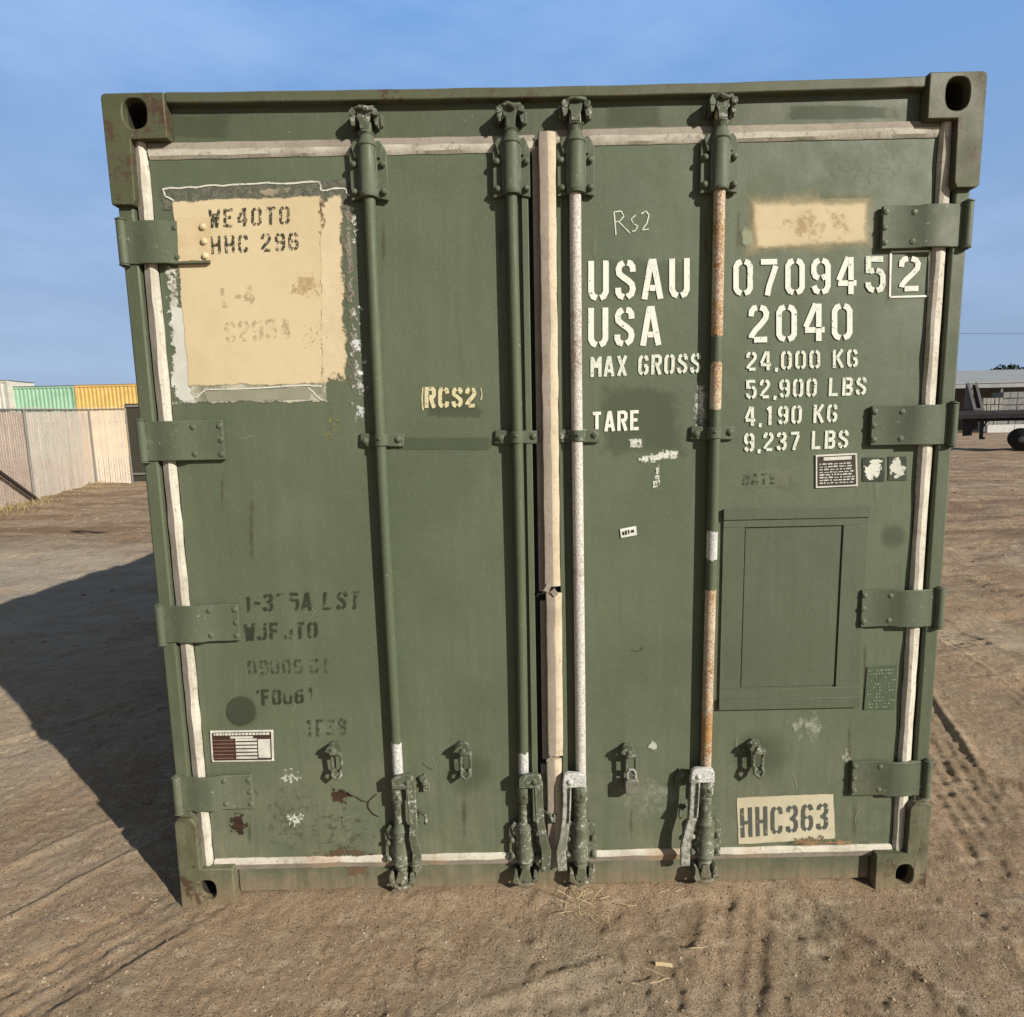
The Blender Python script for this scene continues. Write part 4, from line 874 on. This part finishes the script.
# table label, dark with tiny pale print
c = [Vector(F(a_, b_, .047)) for a_, b_ in ((867, 667), (897, 665), (894, 709), (864, 710))]
mb = MB(); local_box(mb, c, 0, 1, 0, 1, .0462, .0475, 0)
for j in range(12):
    x_ = .06 + (.5 if j == 11 else 0)*0
    while x_ < .92:
        w_ = random.uniform(.02, .06)
        if random.random() < (.9 if j in (10, 11) else .38): local_box(mb, c, x_, x_+w_, .05+j*.077, .05+j*.077+.022, .0450, .0461, 1)
        x_ += w_+random.uniform(.02, .06)
mb.build('spec_label', [simple('dark green label', (.075, .10, .06), .5), simple('dull pale print', (.27, .30, .22), .6)], DR, smooth=0, label='dark green table label with tiny pale print')
c = [Vector(F(a_, b_, .047)) for a_, b_ in ((620, 529), (636, 526), (637, 535), (621, 538))]
mb = MB(); local_box(mb, c, 0, 1, 0, 1, .0462, .0475, 0)
for (a_, b_) in ((.12, .24), (.3, .4), (.48, .56), (.66, .84)): local_box(mb, c, a_, b_, .2+random.random()*.2, .6+random.random()*.2, .0450, .0461, 1)
mb.build('small_tag', [simple('white tag', (.72, .72, .66), .5), blk], DR, smooth=0, label='tiny white tag in the middle of the right door')

# ------------------------------------------------------------------ hasps with swinging links, one padlock
def hasp(x, z, parent, long=True):
    mb = MB()
    mb.prism_y([(x-.030, z+.030), (x-.012, z+.045), (x+.012, z+.040), (x+.020, z+.014), (x+.002, z+.006), (x-.020, z+.014)], .036, .0476)
    mb.prism_y([(x-.030, z+.026), (x-.020, z+.040), (x-.006, z+.040), (x-.012, z+.020)], .010, .036)
    mb.cyl((x-.012, .014, z+.020), (x+.022, .014, z+.016), .009, 10)
    mb.dome(x-.002, .012, z+.030, .009, .010)
    mb.tube([(x-.010, .020, z+.016), (x-.011, .022, z-.036), (x-.004, .024, z-.048), (x+.012, .024, z-.048), (x+.019, .022, z-.036), (x+.020, .020, z+.016), (x+.006, .018, z+.024)], .0055, 8)
    if long: mb.tube([(x-.008, .018, z-.036), (x-.010, .012, z-.056), (x+.004, .010, z-.068), (x+.018, .012, z-.056), (x+.016, .018, z-.038)], .006, 8)
    mb.jitter(.0022, 40)
    return mb.build('lashing_hasp', M['hw'], parent, .001)
hp = [F(336, 756, .03), F(464, 756, .03), F(629, 758, .03), F(756, 754, .03)]
for i, (x, z) in enumerate(hp): hasp(x, z, DL if i < 2 else DR, i != 2)
x, z = hp[2]; x += .006
pl = empty('padlock', (x, .018, z-.085))
tag(pl, 'small weathered grey padlock hanging from the hasp on the right door', 'padlock')
mb = MB(); mb.prism_y([(-.022, -.024), (-.018, -.030), (.018, -.030), (.022, -.024), (.022, .016), (.016, .022), (-.016, .022), (-.022, .016)], -.012, .012); mb.build('padlock_body', simple('weathered grey brass', (.17, .165, .13), .55, .4, 60), pl, .003)
mb = MB(); mb.tube([(-.013, 0, .018), (-.013, 0, .040), (-.006, 0, .052), (.006, 0, .052), (.013, 0, .040), (.013, 0, .018)], .0042, 8); mb.build('shackle', simple('dull shackle steel', (.35, .35, .32), .4, .3, 60), pl)

# ------------------------------------------------------------------ straw
straw = simple('dry straw', (.62, .52, .30), .8)
mb = MB()
def strand(mb, x, y, z, a, L, el=0.1, r=.0011):
    p = Vector((x, y, z)); pts = [p]
    for i in range(4): p = p + Vector((math.cos(a)*math.cos(el), math.sin(a)*math.cos(el), math.sin(el)))*L/4; a += random.uniform(-.3, .3); el -= random.uniform(0, .15); pts.append(p.copy())
    for q_ in pts: q_.z = max(q_.z, z*0+.006)
    mb.tube(pts, r, 4)
for _ in range(16):
    a_ = random.uniform(0, 2*PI); x = .09+random.gauss(0, .04); y = random.uniform(-.10, .02); strand(mb, x, y, .016, a_, random.uniform(.025, .085), random.uniform(0, .7), .0008)
for (px_, py_) in ((675, 893), (690, 892), (660, 894), (600, 900), (560, 915), (575, 895), (620, 905), (645, 970), (632, 985), (650, 985), (690, 950), (640, 880), (618, 880)):
    g = G(px_, py_); strand(mb, g.x, g.y, gz(g.x, g.y)+.004, random.uniform(-.4, .4), random.uniform(.03, .06), .02, .0009)
tag(mb.build('straw', straw, smooth=0), 'loose dry straw lying below the lock rods and on the dirt', 'straw', kind='stuff')
g = G(664, 960); mb = MB(); zz = gz(g.x, g.y)+.004; mb.bar([(-.03, 0, .004), (0, 0, .003), (.03, 0, .0)], .006, .012); o = mb.build('wood_chip', simple('pale wood chip', (.66, .52, .30), .8), smooth=0)
o.location = (g.x, g.y, zz); o.rotation_euler = (0, 0, -.1); o.scale = (.8, .7, .8); tag(o, 'pale splinter of wood lying on the dirt in front of the container', 'wood chip')

# ------------------------------------------------------------------ slatted chain-link fence on the left
slat_c = simple('cream fence slats', (.76, .665, .555), .7, .14, 3); slat_b = simple('sun baked tan fence slats', (.66, .52, .41), .7, .2, 3)
wire = simple('galvanised fence wire', (.33, .28, .22), .6, .2); postm = simple('grey fence pipe', (.20, .19, .17), .55, .3)
def fence_run(root_, A, B, za, zb, smat, posts=True, topoff=0):
    A = Vector((*A, 0)); B = Vector((*B, 0)); L = (B-A).length; d = (B-A)/L; nrm = Vector((d.y, -d.x, 0))
    if nrm.dot(Vector((CAM.x, CAM.y, 0))-A) < 0: nrm = -nrm
    ht = lambda t: za+(zb-za)*t
    mb = MB(); n = int(L/.083)
    for i in range(n):
        t0, t1 = (i+.04)/n, (i+.86)/n; p0 = A+d*L*t0; p1 = A+d*L*t1; off = nrm*(.006*(i % 2)); hb = gz(p0.x, p0.y)-.03
        ofm = nrm*random.uniform(-.004, .004); jz = random.uniform(-.03, .02)
        h0, h1 = ht(t0)-.05+jz, ht(t1)-.05+jz; bk = -nrm*.006
        vs = [(p0+off+Vector((0, 0, hb))), (p1+off+ofm+Vector((0, 0, hb))), (p1+off+ofm+Vector((0, 0, h1))), (p0+off+Vector((0, 0, h0)))]
        mb.add(vs+[v+bk for v in vs], [(0, 1, 2, 3), (7, 6, 5, 4), (0, 4, 5, 1), (1, 5, 6, 2), (2, 6, 7, 3), (3, 7, 4, 0)])
    mb.build('slat_panel', smat, root_, smooth=0)
    mb = MB(); sp = .10; H = (za+zb)/2; m_ = int((L+H)/sp)
    for k_ in range(m_):
        for sgn in (1, -1):
            s0 = k_*sp - H; a0, a1 = s0, s0+H; z0, z1 = .02, H-.02
            if sgn < 0: z0, z1 = z1, z0
            if a0 < 0: z0 += (z1-z0)*(-a0)/H; a0 = 0
            if a1 > L: z1 = z0+(z1-z0)*(L-a0)/(a1-a0) if a1 > a0 else z1; a1 = L
            if a1-a0 < .02: continue
            p = A+d*a0+nrm*.018+Vector((0, 0, z0)); q_ = A+d*a1+nrm*.018+Vector((0, 0, z1)); w_ = Vector((0, 0, .0055 if sgn > 0 else .003))
            mb.add([p-w_, q_-w_, q_+w_, p+w_], [(0, 1, 2, 3)])
    mb.build('chain_link_mesh', wire, root_, smooth=0)
    mb = MB(); mb.tube([A+nrm*.02+Vector((0, 0, za-.02)), B+nrm*.02+Vector((0, 0, zb-.02))], .024, 8); mb.build('top_rail', postm, root_)
    mb = MB(); nn = int(L/.09)
    for i in range(nn):
        p = A+d*L*(i+.5)/nn+nrm*.02+Vector((0, 0, ht((i+.5)/nn)))
        mb.add([p-d*.012-Vector((0, 0, .03)), p+d*.012-Vector((0, 0, .03)), p+d*.02+Vector((0, 0, .05)), p-d*.001+Vector((0, 0, .055))], [(0, 1, 2, 3)])
    mb.build('knuckled_wire_edge', slat_c, root_, smooth=0)
def fpost(root_, x, y, h, r=.028):
    MB().cyl((x, y, -.1), (x, y, h), r, 10).build('fence_post', postm, root_)
fA, fB, fC, fD = (-9.95, 8.65), (-12.0, 13.3), (-13.95, 18.5), (-12.78, 18.55)
def toph(p, px_, py_):   # fence height so that its top meets a pixel row
    v = Vector((p[0], p[1], 0)); lo, hi = 0, 6
    for _ in range(40):
        mid = (lo+hi)/2; q_ = Vector((p[0], p[1], mid))-CAM; y_ = 508.5+FOC*q_.dot(DX)/q_.dot(FX)
        if y_ > py_: lo = mid
        else: hi = mid
    return lo
hA, hB, hC = toph(fA, 0, 408), toph(fB, 0, 409), toph(fC, 0, 409)
fr = empty('chain_link_fence', (fB[0], fB[1], 0)); fr.location = (0, 0, 0)
tag(fr, 'tall chain-link fence woven with cream and tan privacy slats, left of the container', 'fence')
fence_run(fr, fA, fB, hA, hB, slat_b); fence_run(fr, fB, fC, hB, hC, slat_c); fence_run(fr, fC, fD, hC, hC, slat_c)
for p, h in ((fA, hA), (fB, hB), (fC, hC), (fD, hC)): fpost(fr, p[0]+.05, p[1]-.02, h)
d = Vector((fA[0]-fB[0], fA[1]-fB[1], 0)).normalized()
b0 = Vector((fB[0]+.12, fB[1]-.05, .03)); MB().cyl(b0, b0+d*4.9+Vector((0, 0, 1.72)), .045, 10).build('diagonal_brace', simple('dark brace pipe', (.07, .055, .045), .6), fr)
# added dark gate with shade in its colour, filling the gap between fence and container
gt = empty('shade_panel', (F(128, 440, 19.2)[0], 19.2, 0)); tag(gt, 'added dark gate just right of the slatted fence end', 'shade panel')
mb = MB()
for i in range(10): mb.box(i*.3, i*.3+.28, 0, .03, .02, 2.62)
mb.build('shade_panel_sheet', simple('dark brown green sheet', (.055, .05, .035), .8), gt)
mb = MB(); mb.box(0, 3, -.05, -.002, 2.5, 2.57); mb.box(0, 3, -.05, -.002, .2, .27); mb.build('shade_panel_frame', postm, gt)
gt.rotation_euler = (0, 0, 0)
# dry grass and weeds along the fence foot
mb = MB()
for _ in range(1500):
    t = random.random(); 
    if t < .55: u = random.random(); x = fA[0]+(fB[0]-fA[0])*u; y = fA[1]+(fB[1]-fA[1])*u
    elif t < .85: u = random.random(); x = fB[0]+(fC[0]-fB[0])*u; y = fB[1]+(fC[1]-fB[1])*u
    else: x = random.uniform(-13.9, -8); y = 18.3
    x += abs(random.gauss(0, .35))+.05; y -= abs(random.gauss(0, .25)); h = random.uniform(.02, .11)*(1.6 if t < .3 else .8); a_ = random.uniform(0, PI); z = gz(x, y)-.01
    dx_, dy_ = math.cos(a_)*.012, math.sin(a_)*.012; lx, ly = random.gauss(0, .05), random.gauss(0, .05)
    mb.add([(x-dx_, y-dy_, z), (x+dx_, y+dy_, z), (x+lx, y+ly, z+h)], [(0, 1, 2)])
tag(mb.build('dry_grass', simple('dry yellow weeds', (.30, .23, .10), .9, col2=(.17, .14, .08), scale=2), smooth=0), 'dry yellow weeds along the foot of the slatted fence', 'grass', kind='stuff')
g = G(88, 531); st = MB().tube([(-.35, .1, .03), (-.1, 0, .05), (.1, -.05, .035), (.38, -.12, .03)], .016, 6).build('stick', simple('dark bark', (.06, .04, .03), .9)); st.location = (g.x, g.y, gz(g.x, g.y)); tag(st, 'short dark stick lying on the dirt in front of the fence', 'stick')

# ------------------------------------------------------------------ stacked containers beyond the fence
def far_container(px0, px1, ytop, Yd, z0, z1, base, label, roofcol):
    x0, x1 = F(px0, 400, Yd)[0], F(px1, 400, Yd)[0]
    r_ = empty('shipping_container', ((x0+x1)/2, Yd, z0)); tag(r_, label, 'shipping container', 'containers stacked beyond the slatted fence')
    hw = (x1-x0)/2; H = z1-z0
    k_ = NB('far container paint'); col = k_.mix(k_.ramp(k_.noise(1.3, 5, .7), .4, .7), base, tuple(c_*.8 for c_ in base)); m_ = k_.fin(col, .6)
    mb = MB(); pts = []; x = -hw+.10
    while x < hw-.32: pts += [(x, 0), (x+.10, 0), (x+.14, .045), (x+.24, .045)]; x += .28
    pts.append((hw-.1, 0)); mb.prism_z(pts+[(hw-.1, .2), (-hw+.1, .2)], .14, H-.12); mb.build('side_wall', m_, r_, smooth=0)
    mb = MB()
    for a_, b_ in ((0, .139), (H-.119, H)): mb.box(-hw+.1, hw-.1, -.02, .12, a_, b_)
    mb.build('rails', m_, r_)
    for s in (-1, 1): MB().box(*sorted((s*hw, s*(hw-.099))), -.03, .14, 0, H).build('corner_post', m_, r_)
    mb = MB(); mb.box(-hw+.02, hw-.02, .201, 2.4, .02, H-.02); mb.build('body', m_, r_)
    MB().box(-hw, hw, -.03, 2.42, H+.001, H+.045).build('roof_edge', simple('roof edge', roofcol, .7), r_)
Yd = 42
zt = lambda py_, px_=70: F(px_, py_, Yd)[1]
T1 = zt(386); mid = T1-2.55
for z0, z1, nm in ((mid, T1, 'upper'), (max(.0, mid-2.6), mid-.06, 'lower')):
    up_ = nm == 'upper'
    far_container(11, 75, 386, Yd, z0, z1, (.28, .47, .33), 'pale green corrugated container between the white and yellow ones, upper tier' if up_ else 'pale green container under the upper green one, behind the fence', (.05, .05, .05))
    far_container(76, 150, 386, Yd, z0, z1+.02, (.60, .40, .13), 'yellow corrugated container nearest the green one, upper tier' if up_ else 'yellow container under the upper yellow one, behind the fence', (.30, .17, .06) if up_ else (.1, .1, .1))
far_container(-80, 10, 380, Yd-.4, mid, T1+.42, (.55, .53, .46), 'white container at the left edge, taller than the green one, upper tier', (.10, .09, .08))
far_container(-80, 10, 380, Yd-.4, max(0, mid-2.6), mid-.06, (.55, .53, .46), 'white container beneath the upper white one, behind the fence', (.1, .1, .1))

# ------------------------------------------------------------------ right background: flatbed trailer, shed, stacks, tree, wire
Yt = 27.0
grey = simple('grey trailer steel', (.16, .16, .17), .5, .3, 3); lgrey = simple('pale painted steel', (.50, .50, .50), .5, .2, 3); tyre = simple('tyre rubber', (.02, .02, .02), .85); dk = simple('dark chassis', (.03, .03, .035), .7)
tr = empty('flatbed_trailer', tuple(P(985, 449, Yt).xy)+(0,)); tag(tr, 'grey flatbed trailer with upright white stakes, parked right of the container', 'trailer')
o0 = tr.location.copy(); tr.location.y = Yt+1.15
TA = math.atan2(o0.x-CAM.x, Yt-CAM.y); tr.rotation_euler = (0, 0, -TA); tr.location = (o0.x+math.sin(TA)*1.15, Yt+math.cos(TA)*1.15, 0)
def T(px_, py_): return P(985+(px_-985)*.76, py_, Yt)-o0
def B(mb, pxa, pya, pxb, pyb, y0, y1, mi=0):
    a_ = T(pxa, pya); b_ = T(pxb, pyb); mb.box(min(a_.x, b_.x), max(a_.x, b_.x), y0, y1, min(a_.z, b_.z), max(a_.z, b_.z), mi)
mb = MB(); B(mb, 950, 411, 1130, 412.6, -1.2, 1.2); B(mb, 950, 412.7, 1130, 416, -1.15, -1.0); B(mb, 950, 412.7, 1130, 416, 1.0, 1.15)
for i in range(26): B(mb, 953+i*6.5, 412.7, 954+i*6.5, 415.5, -1.19, 1.0)
mb.build('deck', grey, tr, .01)
mb = MB(); B(mb, 962, 416.1, 1130, 419, -.45, -.3); B(mb, 962, 416.1, 1130, 419, .3, .45); mb.build('chassis_beam', dk, tr)
for (b0_, t0_) in ((975.5, 968.5), (983.5, 977)):
    a_ = T(b0_, 410); b_ = T(t0_, 381.5)
    for yy in (-1.1, 1.0):
        MB().add([(a_.x-.05, yy, a_.z), (a_.x+.05, yy, a_.z), (b_.x+.05, yy, b_.z), (b_.x-.05, yy, b_.z), (a_.x-.05, yy+.12, a_.z), (a_.x+.05, yy+.12, a_.z), (b_.x+.05, yy+.12, b_.z), (b_.x-.05, yy+.12, b_.z)], [(0,1,2,3), (7,6,5,4), (0,4,5,1), (1,5,6,2), (2,6,7,3), (3,7,4,0)]).build('stake', lgrey, tr)
a_ = T(975, 410); b_ = T(984, 408.3); MB().box(a_.x-.05, b_.x+.05, -1.18, -1.105, a_.z+.01, b_.z+.02).build('stake_foot', lgrey, tr)
pp = [T(*q_) for q_ in ((966, 383), (969, 383), (975.5, 410), (963, 410))]
MB().prism_y([(p.x, p.z) for p in pp], -.9, .9).build('headboard', simple('blue grey panel', (.16, .165, .19), .6), tr)
pp = [T(*q_) for q_ in ((972.5, 384), (976, 384), (983, 408), (977, 408))]
MB().prism_y([(p.x, p.z) for p in pp], -.98, .6).build('dark_infill', dk, tr)
mb = MB(); B(mb, 963, 417, 971, 436, -.7, .5); mb.jitter(.05, 3).build('tool_box', dk, tr)
mb = MB(); B(mb, 971.5, 418, 977, 430, -.6, .4); mb.jitter(.05, 3).build('tool_box', simple('dusty dark box', (.07, .065, .06), .8), tr)
for yy in (-.8, .7):
    mb = MB(); B(mb, 981, 416, 983, 438, yy, yy+.1); B(mb, 979, 438.1, 985, 439.5, yy-.1, yy+.2); a_ = T(983, 428); b_ = T(991, 417); mb.cyl((a_.x, yy, a_.z), (b_.x, yy, b_.z), .035, 8); mb.build('landing_leg', dk, tr)
for pxw in (1023, 1052):
    cw = T(pxw, 438)
    for yy in (-1.15, .85):
        wh_ = MB().tube([(cw.x, yy, .50), (cw.x, yy+.03, .50), (cw.x, yy+.27, .50), (cw.x, yy+.30, .50)], .50, 28, rs=[.45, .50, .50, .45]).build('wheel', tyre, tr)
        MB().tube([(cw.x, yy-.01, .50), (cw.x, yy+.02, .50), (cw.x, yy+.05, .50)], .24, 20, rs=[.10, .22, .25]).build('rim', grey, wh_)
# open-sided white roofed shed
Ys = 70; sh = empty('storage_shed', (P(1040, 430, Ys).x, Ys, 0)); tag(sh, 'long open storage shed with a pale metal roof, far behind the trailer', 'shed'); s0 = sh.location.copy()
X0, X1 = P(880, 400, Ys).x-s0.x, P(1200, 400, Ys).x-s0.x; zz = lambda py_, Y_=Ys: P(990, py_, Y_).z
roofm = simple('pale weathered metal roof', (.27, .28, .275), .6, .12, .5)
mb = MB(); zr0, zr1 = zz(382.5), P(990, 370.0, Ys+14).z
mb.add([(X0, -1, zr0), (X1, -1, zr0), (X1, 14, zr1), (X0, 14, zr1), (X0, -1, zr0-.12), (X1, -1, zr0-.12), (X1, 14, zr1-.12), (X0, 14, zr1-.12)], [(0,1,2,3), (7,6,5,4), (0,4,5,1), (1,5,6,2), (2,6,7,3), (3,7,4,0)])
mb.build('roof', roofm, sh, smooth=0)
MB().box(X0, X1, -.9, -.7, zz(388), zr0-.14).build('fascia', simple('light fascia', (.25, .26, .27), .6, .2, 1), sh)
MB().box(X0, X1, 12, 12.2, 0, zr0).build('back_wall', simple('shaded back wall', (.20, .19, .18), .8, .3, .8), sh)
for i in range(12): MB().box(X0+i*(X1-X0)/11-.12, X0+i*(X1-X0)/11+.12, -.69, -.5, 0, zz(388)-.01).build('post', simple('shed post', (.16, .16, .16), .7) if i == 0 else bpy.data.materials['shed post'], sh)
# stacked goods under it
def stack(pxa, pxb, pyt, Y_, cat, name, label, mat, layers, z0=0):
    a_, b_ = P(pxa, pyt, Y_), P(pxb, pyt, Y_); r_ = empty(name, ((a_.x+b_.x)/2, Y_, z0)); tag(r_, label, cat); hw = (b_.x-a_.x)/2; H = a_.z-z0
    for i in range(layers):
        mb = MB(); nseg = 5
        for j in range(nseg): mb.box(-hw+2*hw*j/nseg+.03, -hw+2*hw*(j+1)/nseg-.03, random.uniform(-.08, 0), 1.6, H*i/layers+.06, H*(i+1)/layers-.02)
        mb.build('bundle', mat, r_, .01)
    return r_
stack(983, 1003, 398, 62, 'lumber stack', 'lumber_stack', 'pale stack of boards in front of the shed, behind the trailer stakes', simple('weathered boards', (.27, .26, .235), .8, .4, 3), 5)
stack(1003, 1040, 392, 64, 'sheet stack', 'sheet_stack', 'grey stack of sheets beside the orange rack under the shed', simple('grey sheets', (.20, .20, .195), .8, .4, 3), 6)
rk = empty('storage_rack', (P(1017, 420, 66).x, 66, 0)); tag(rk, 'orange framed rack standing in front of the shed at the right edge', 'rack'); om = simple('orange frame steel', (.50, .20, .10), .6)
zr = P(1017, 394, 66).z
for x in (-.75, .55, 1.9):
    mb = MB()
    for yy in (0, 1.0): mb.box(x, x+.12, yy, yy+.12, 0, zr)
    mb.build('upright', om, rk)
for z in (zr-.2, zr-1.15, zr-2.0): MB().box(-.63, 1.9, .13, .99, z, z+.12).build('shelf', om, rk)
mb = MB(); a_ = P(986, 428, 60); b_ = P(1150, 421.5, 60); wb = empty('concrete_barrier', ((a_.x+b_.x)/2, 60, 0)); tag(wb, 'long low white barrier on the ground behind the trailer', 'barrier')
L_ = (b_.x-a_.x)/2; n_ = 6
for i in range(n_):
    MB().prism_z([(-L_+2*L_*i/n_+.02, -.15), (-L_+2*L_*(i+1)/n_-.02, -.15), (-L_+2*L_*(i+1)/n_-.02, .15), (-L_+2*L_*i/n_+.02, .15)], 0.0, b_.z).build('block', bpy.data.materials.get('white concrete') or simple('white concrete', (.48, .48, .465), .8, .15, 2), wb, .03)
# tree behind the shed roof
tp = P(1008, 372, 110); th_ = P(1008, 361, 110).z
tn = empty('tree', (tp.x, 110, 0)); tag(tn, 'dark round-topped tree showing just above the shed roof', 'tree')
MB().tube([(0, 0, 0), (.1, 0, th_*.5), (.3, .1, th_*.8)], .3, 8, rs=[.4, .28, .12]).build('trunk', simple('bark', (.08, .06, .045), .9), tn)
mb = MB()
for _ in range(5200):
    c_ = random.choice(((0, 0, .80, 2.4), (2.0, .5, .76, 1.8), (-2.6, 0, .72, 2.2), (-5.2, .5, .68, 1.8), (4.2, 0, .70, 1.6)))
    v = Vector((random.gauss(0, 1), random.gauss(0, 1), random.gauss(0, .6))); v = v.normalized()*c_[3]*random.uniform(.55, 1.0)
    x, y, z = c_[0]+v.x, c_[1]+v.y, th_*c_[2]+v.z*.85; s_ = random.uniform(.12, .28); a1 = random.uniform(0, 6); a2 = random.uniform(-1, 1)
    e1 = Vector((math.cos(a1), math.sin(a1), a2))*s_; e2 = Vector((-math.sin(a1), math.cos(a1)*.5, 1-a2))*s_*.6
    p = Vector((x, y, z)); mb.add([p-e1, p+e2, p+e1, p-e2], [(0, 1, 2, 3)])
mb.build('crown', simple('dark evergreen leaves', (.045, .06, .035), .9, .4, 1), tn, smooth=0)
# power line with its two poles
pw = empty('power_line', (30, 60, 0)); tag(pw, 'single thin overhead wire crossing the sky right of the container', 'power line')
wA = P(860, 331.5, 60); wB = P(1180, 330.5, 60); pts = []
for i in range(25):
    t = i/24; v = wA.lerp(wB, t); v.z -= .25*math.sin(PI*t); pts.append(v-Vector((30, 60, 0)))
MB().tube(pts, .022, 6).build('wire', simple('weathered wire', (.12, .12, .12), .7), pw)
for v in (pts[0], pts[-1]): MB().tube([(v.x, v.y+.15, 0), (v.x, v.y+.15, v.z+.6)], .15, 8, rs=[.17, .11]).build('utility_pole', simple('pole wood', (.14, .11, .08), .9), pw)
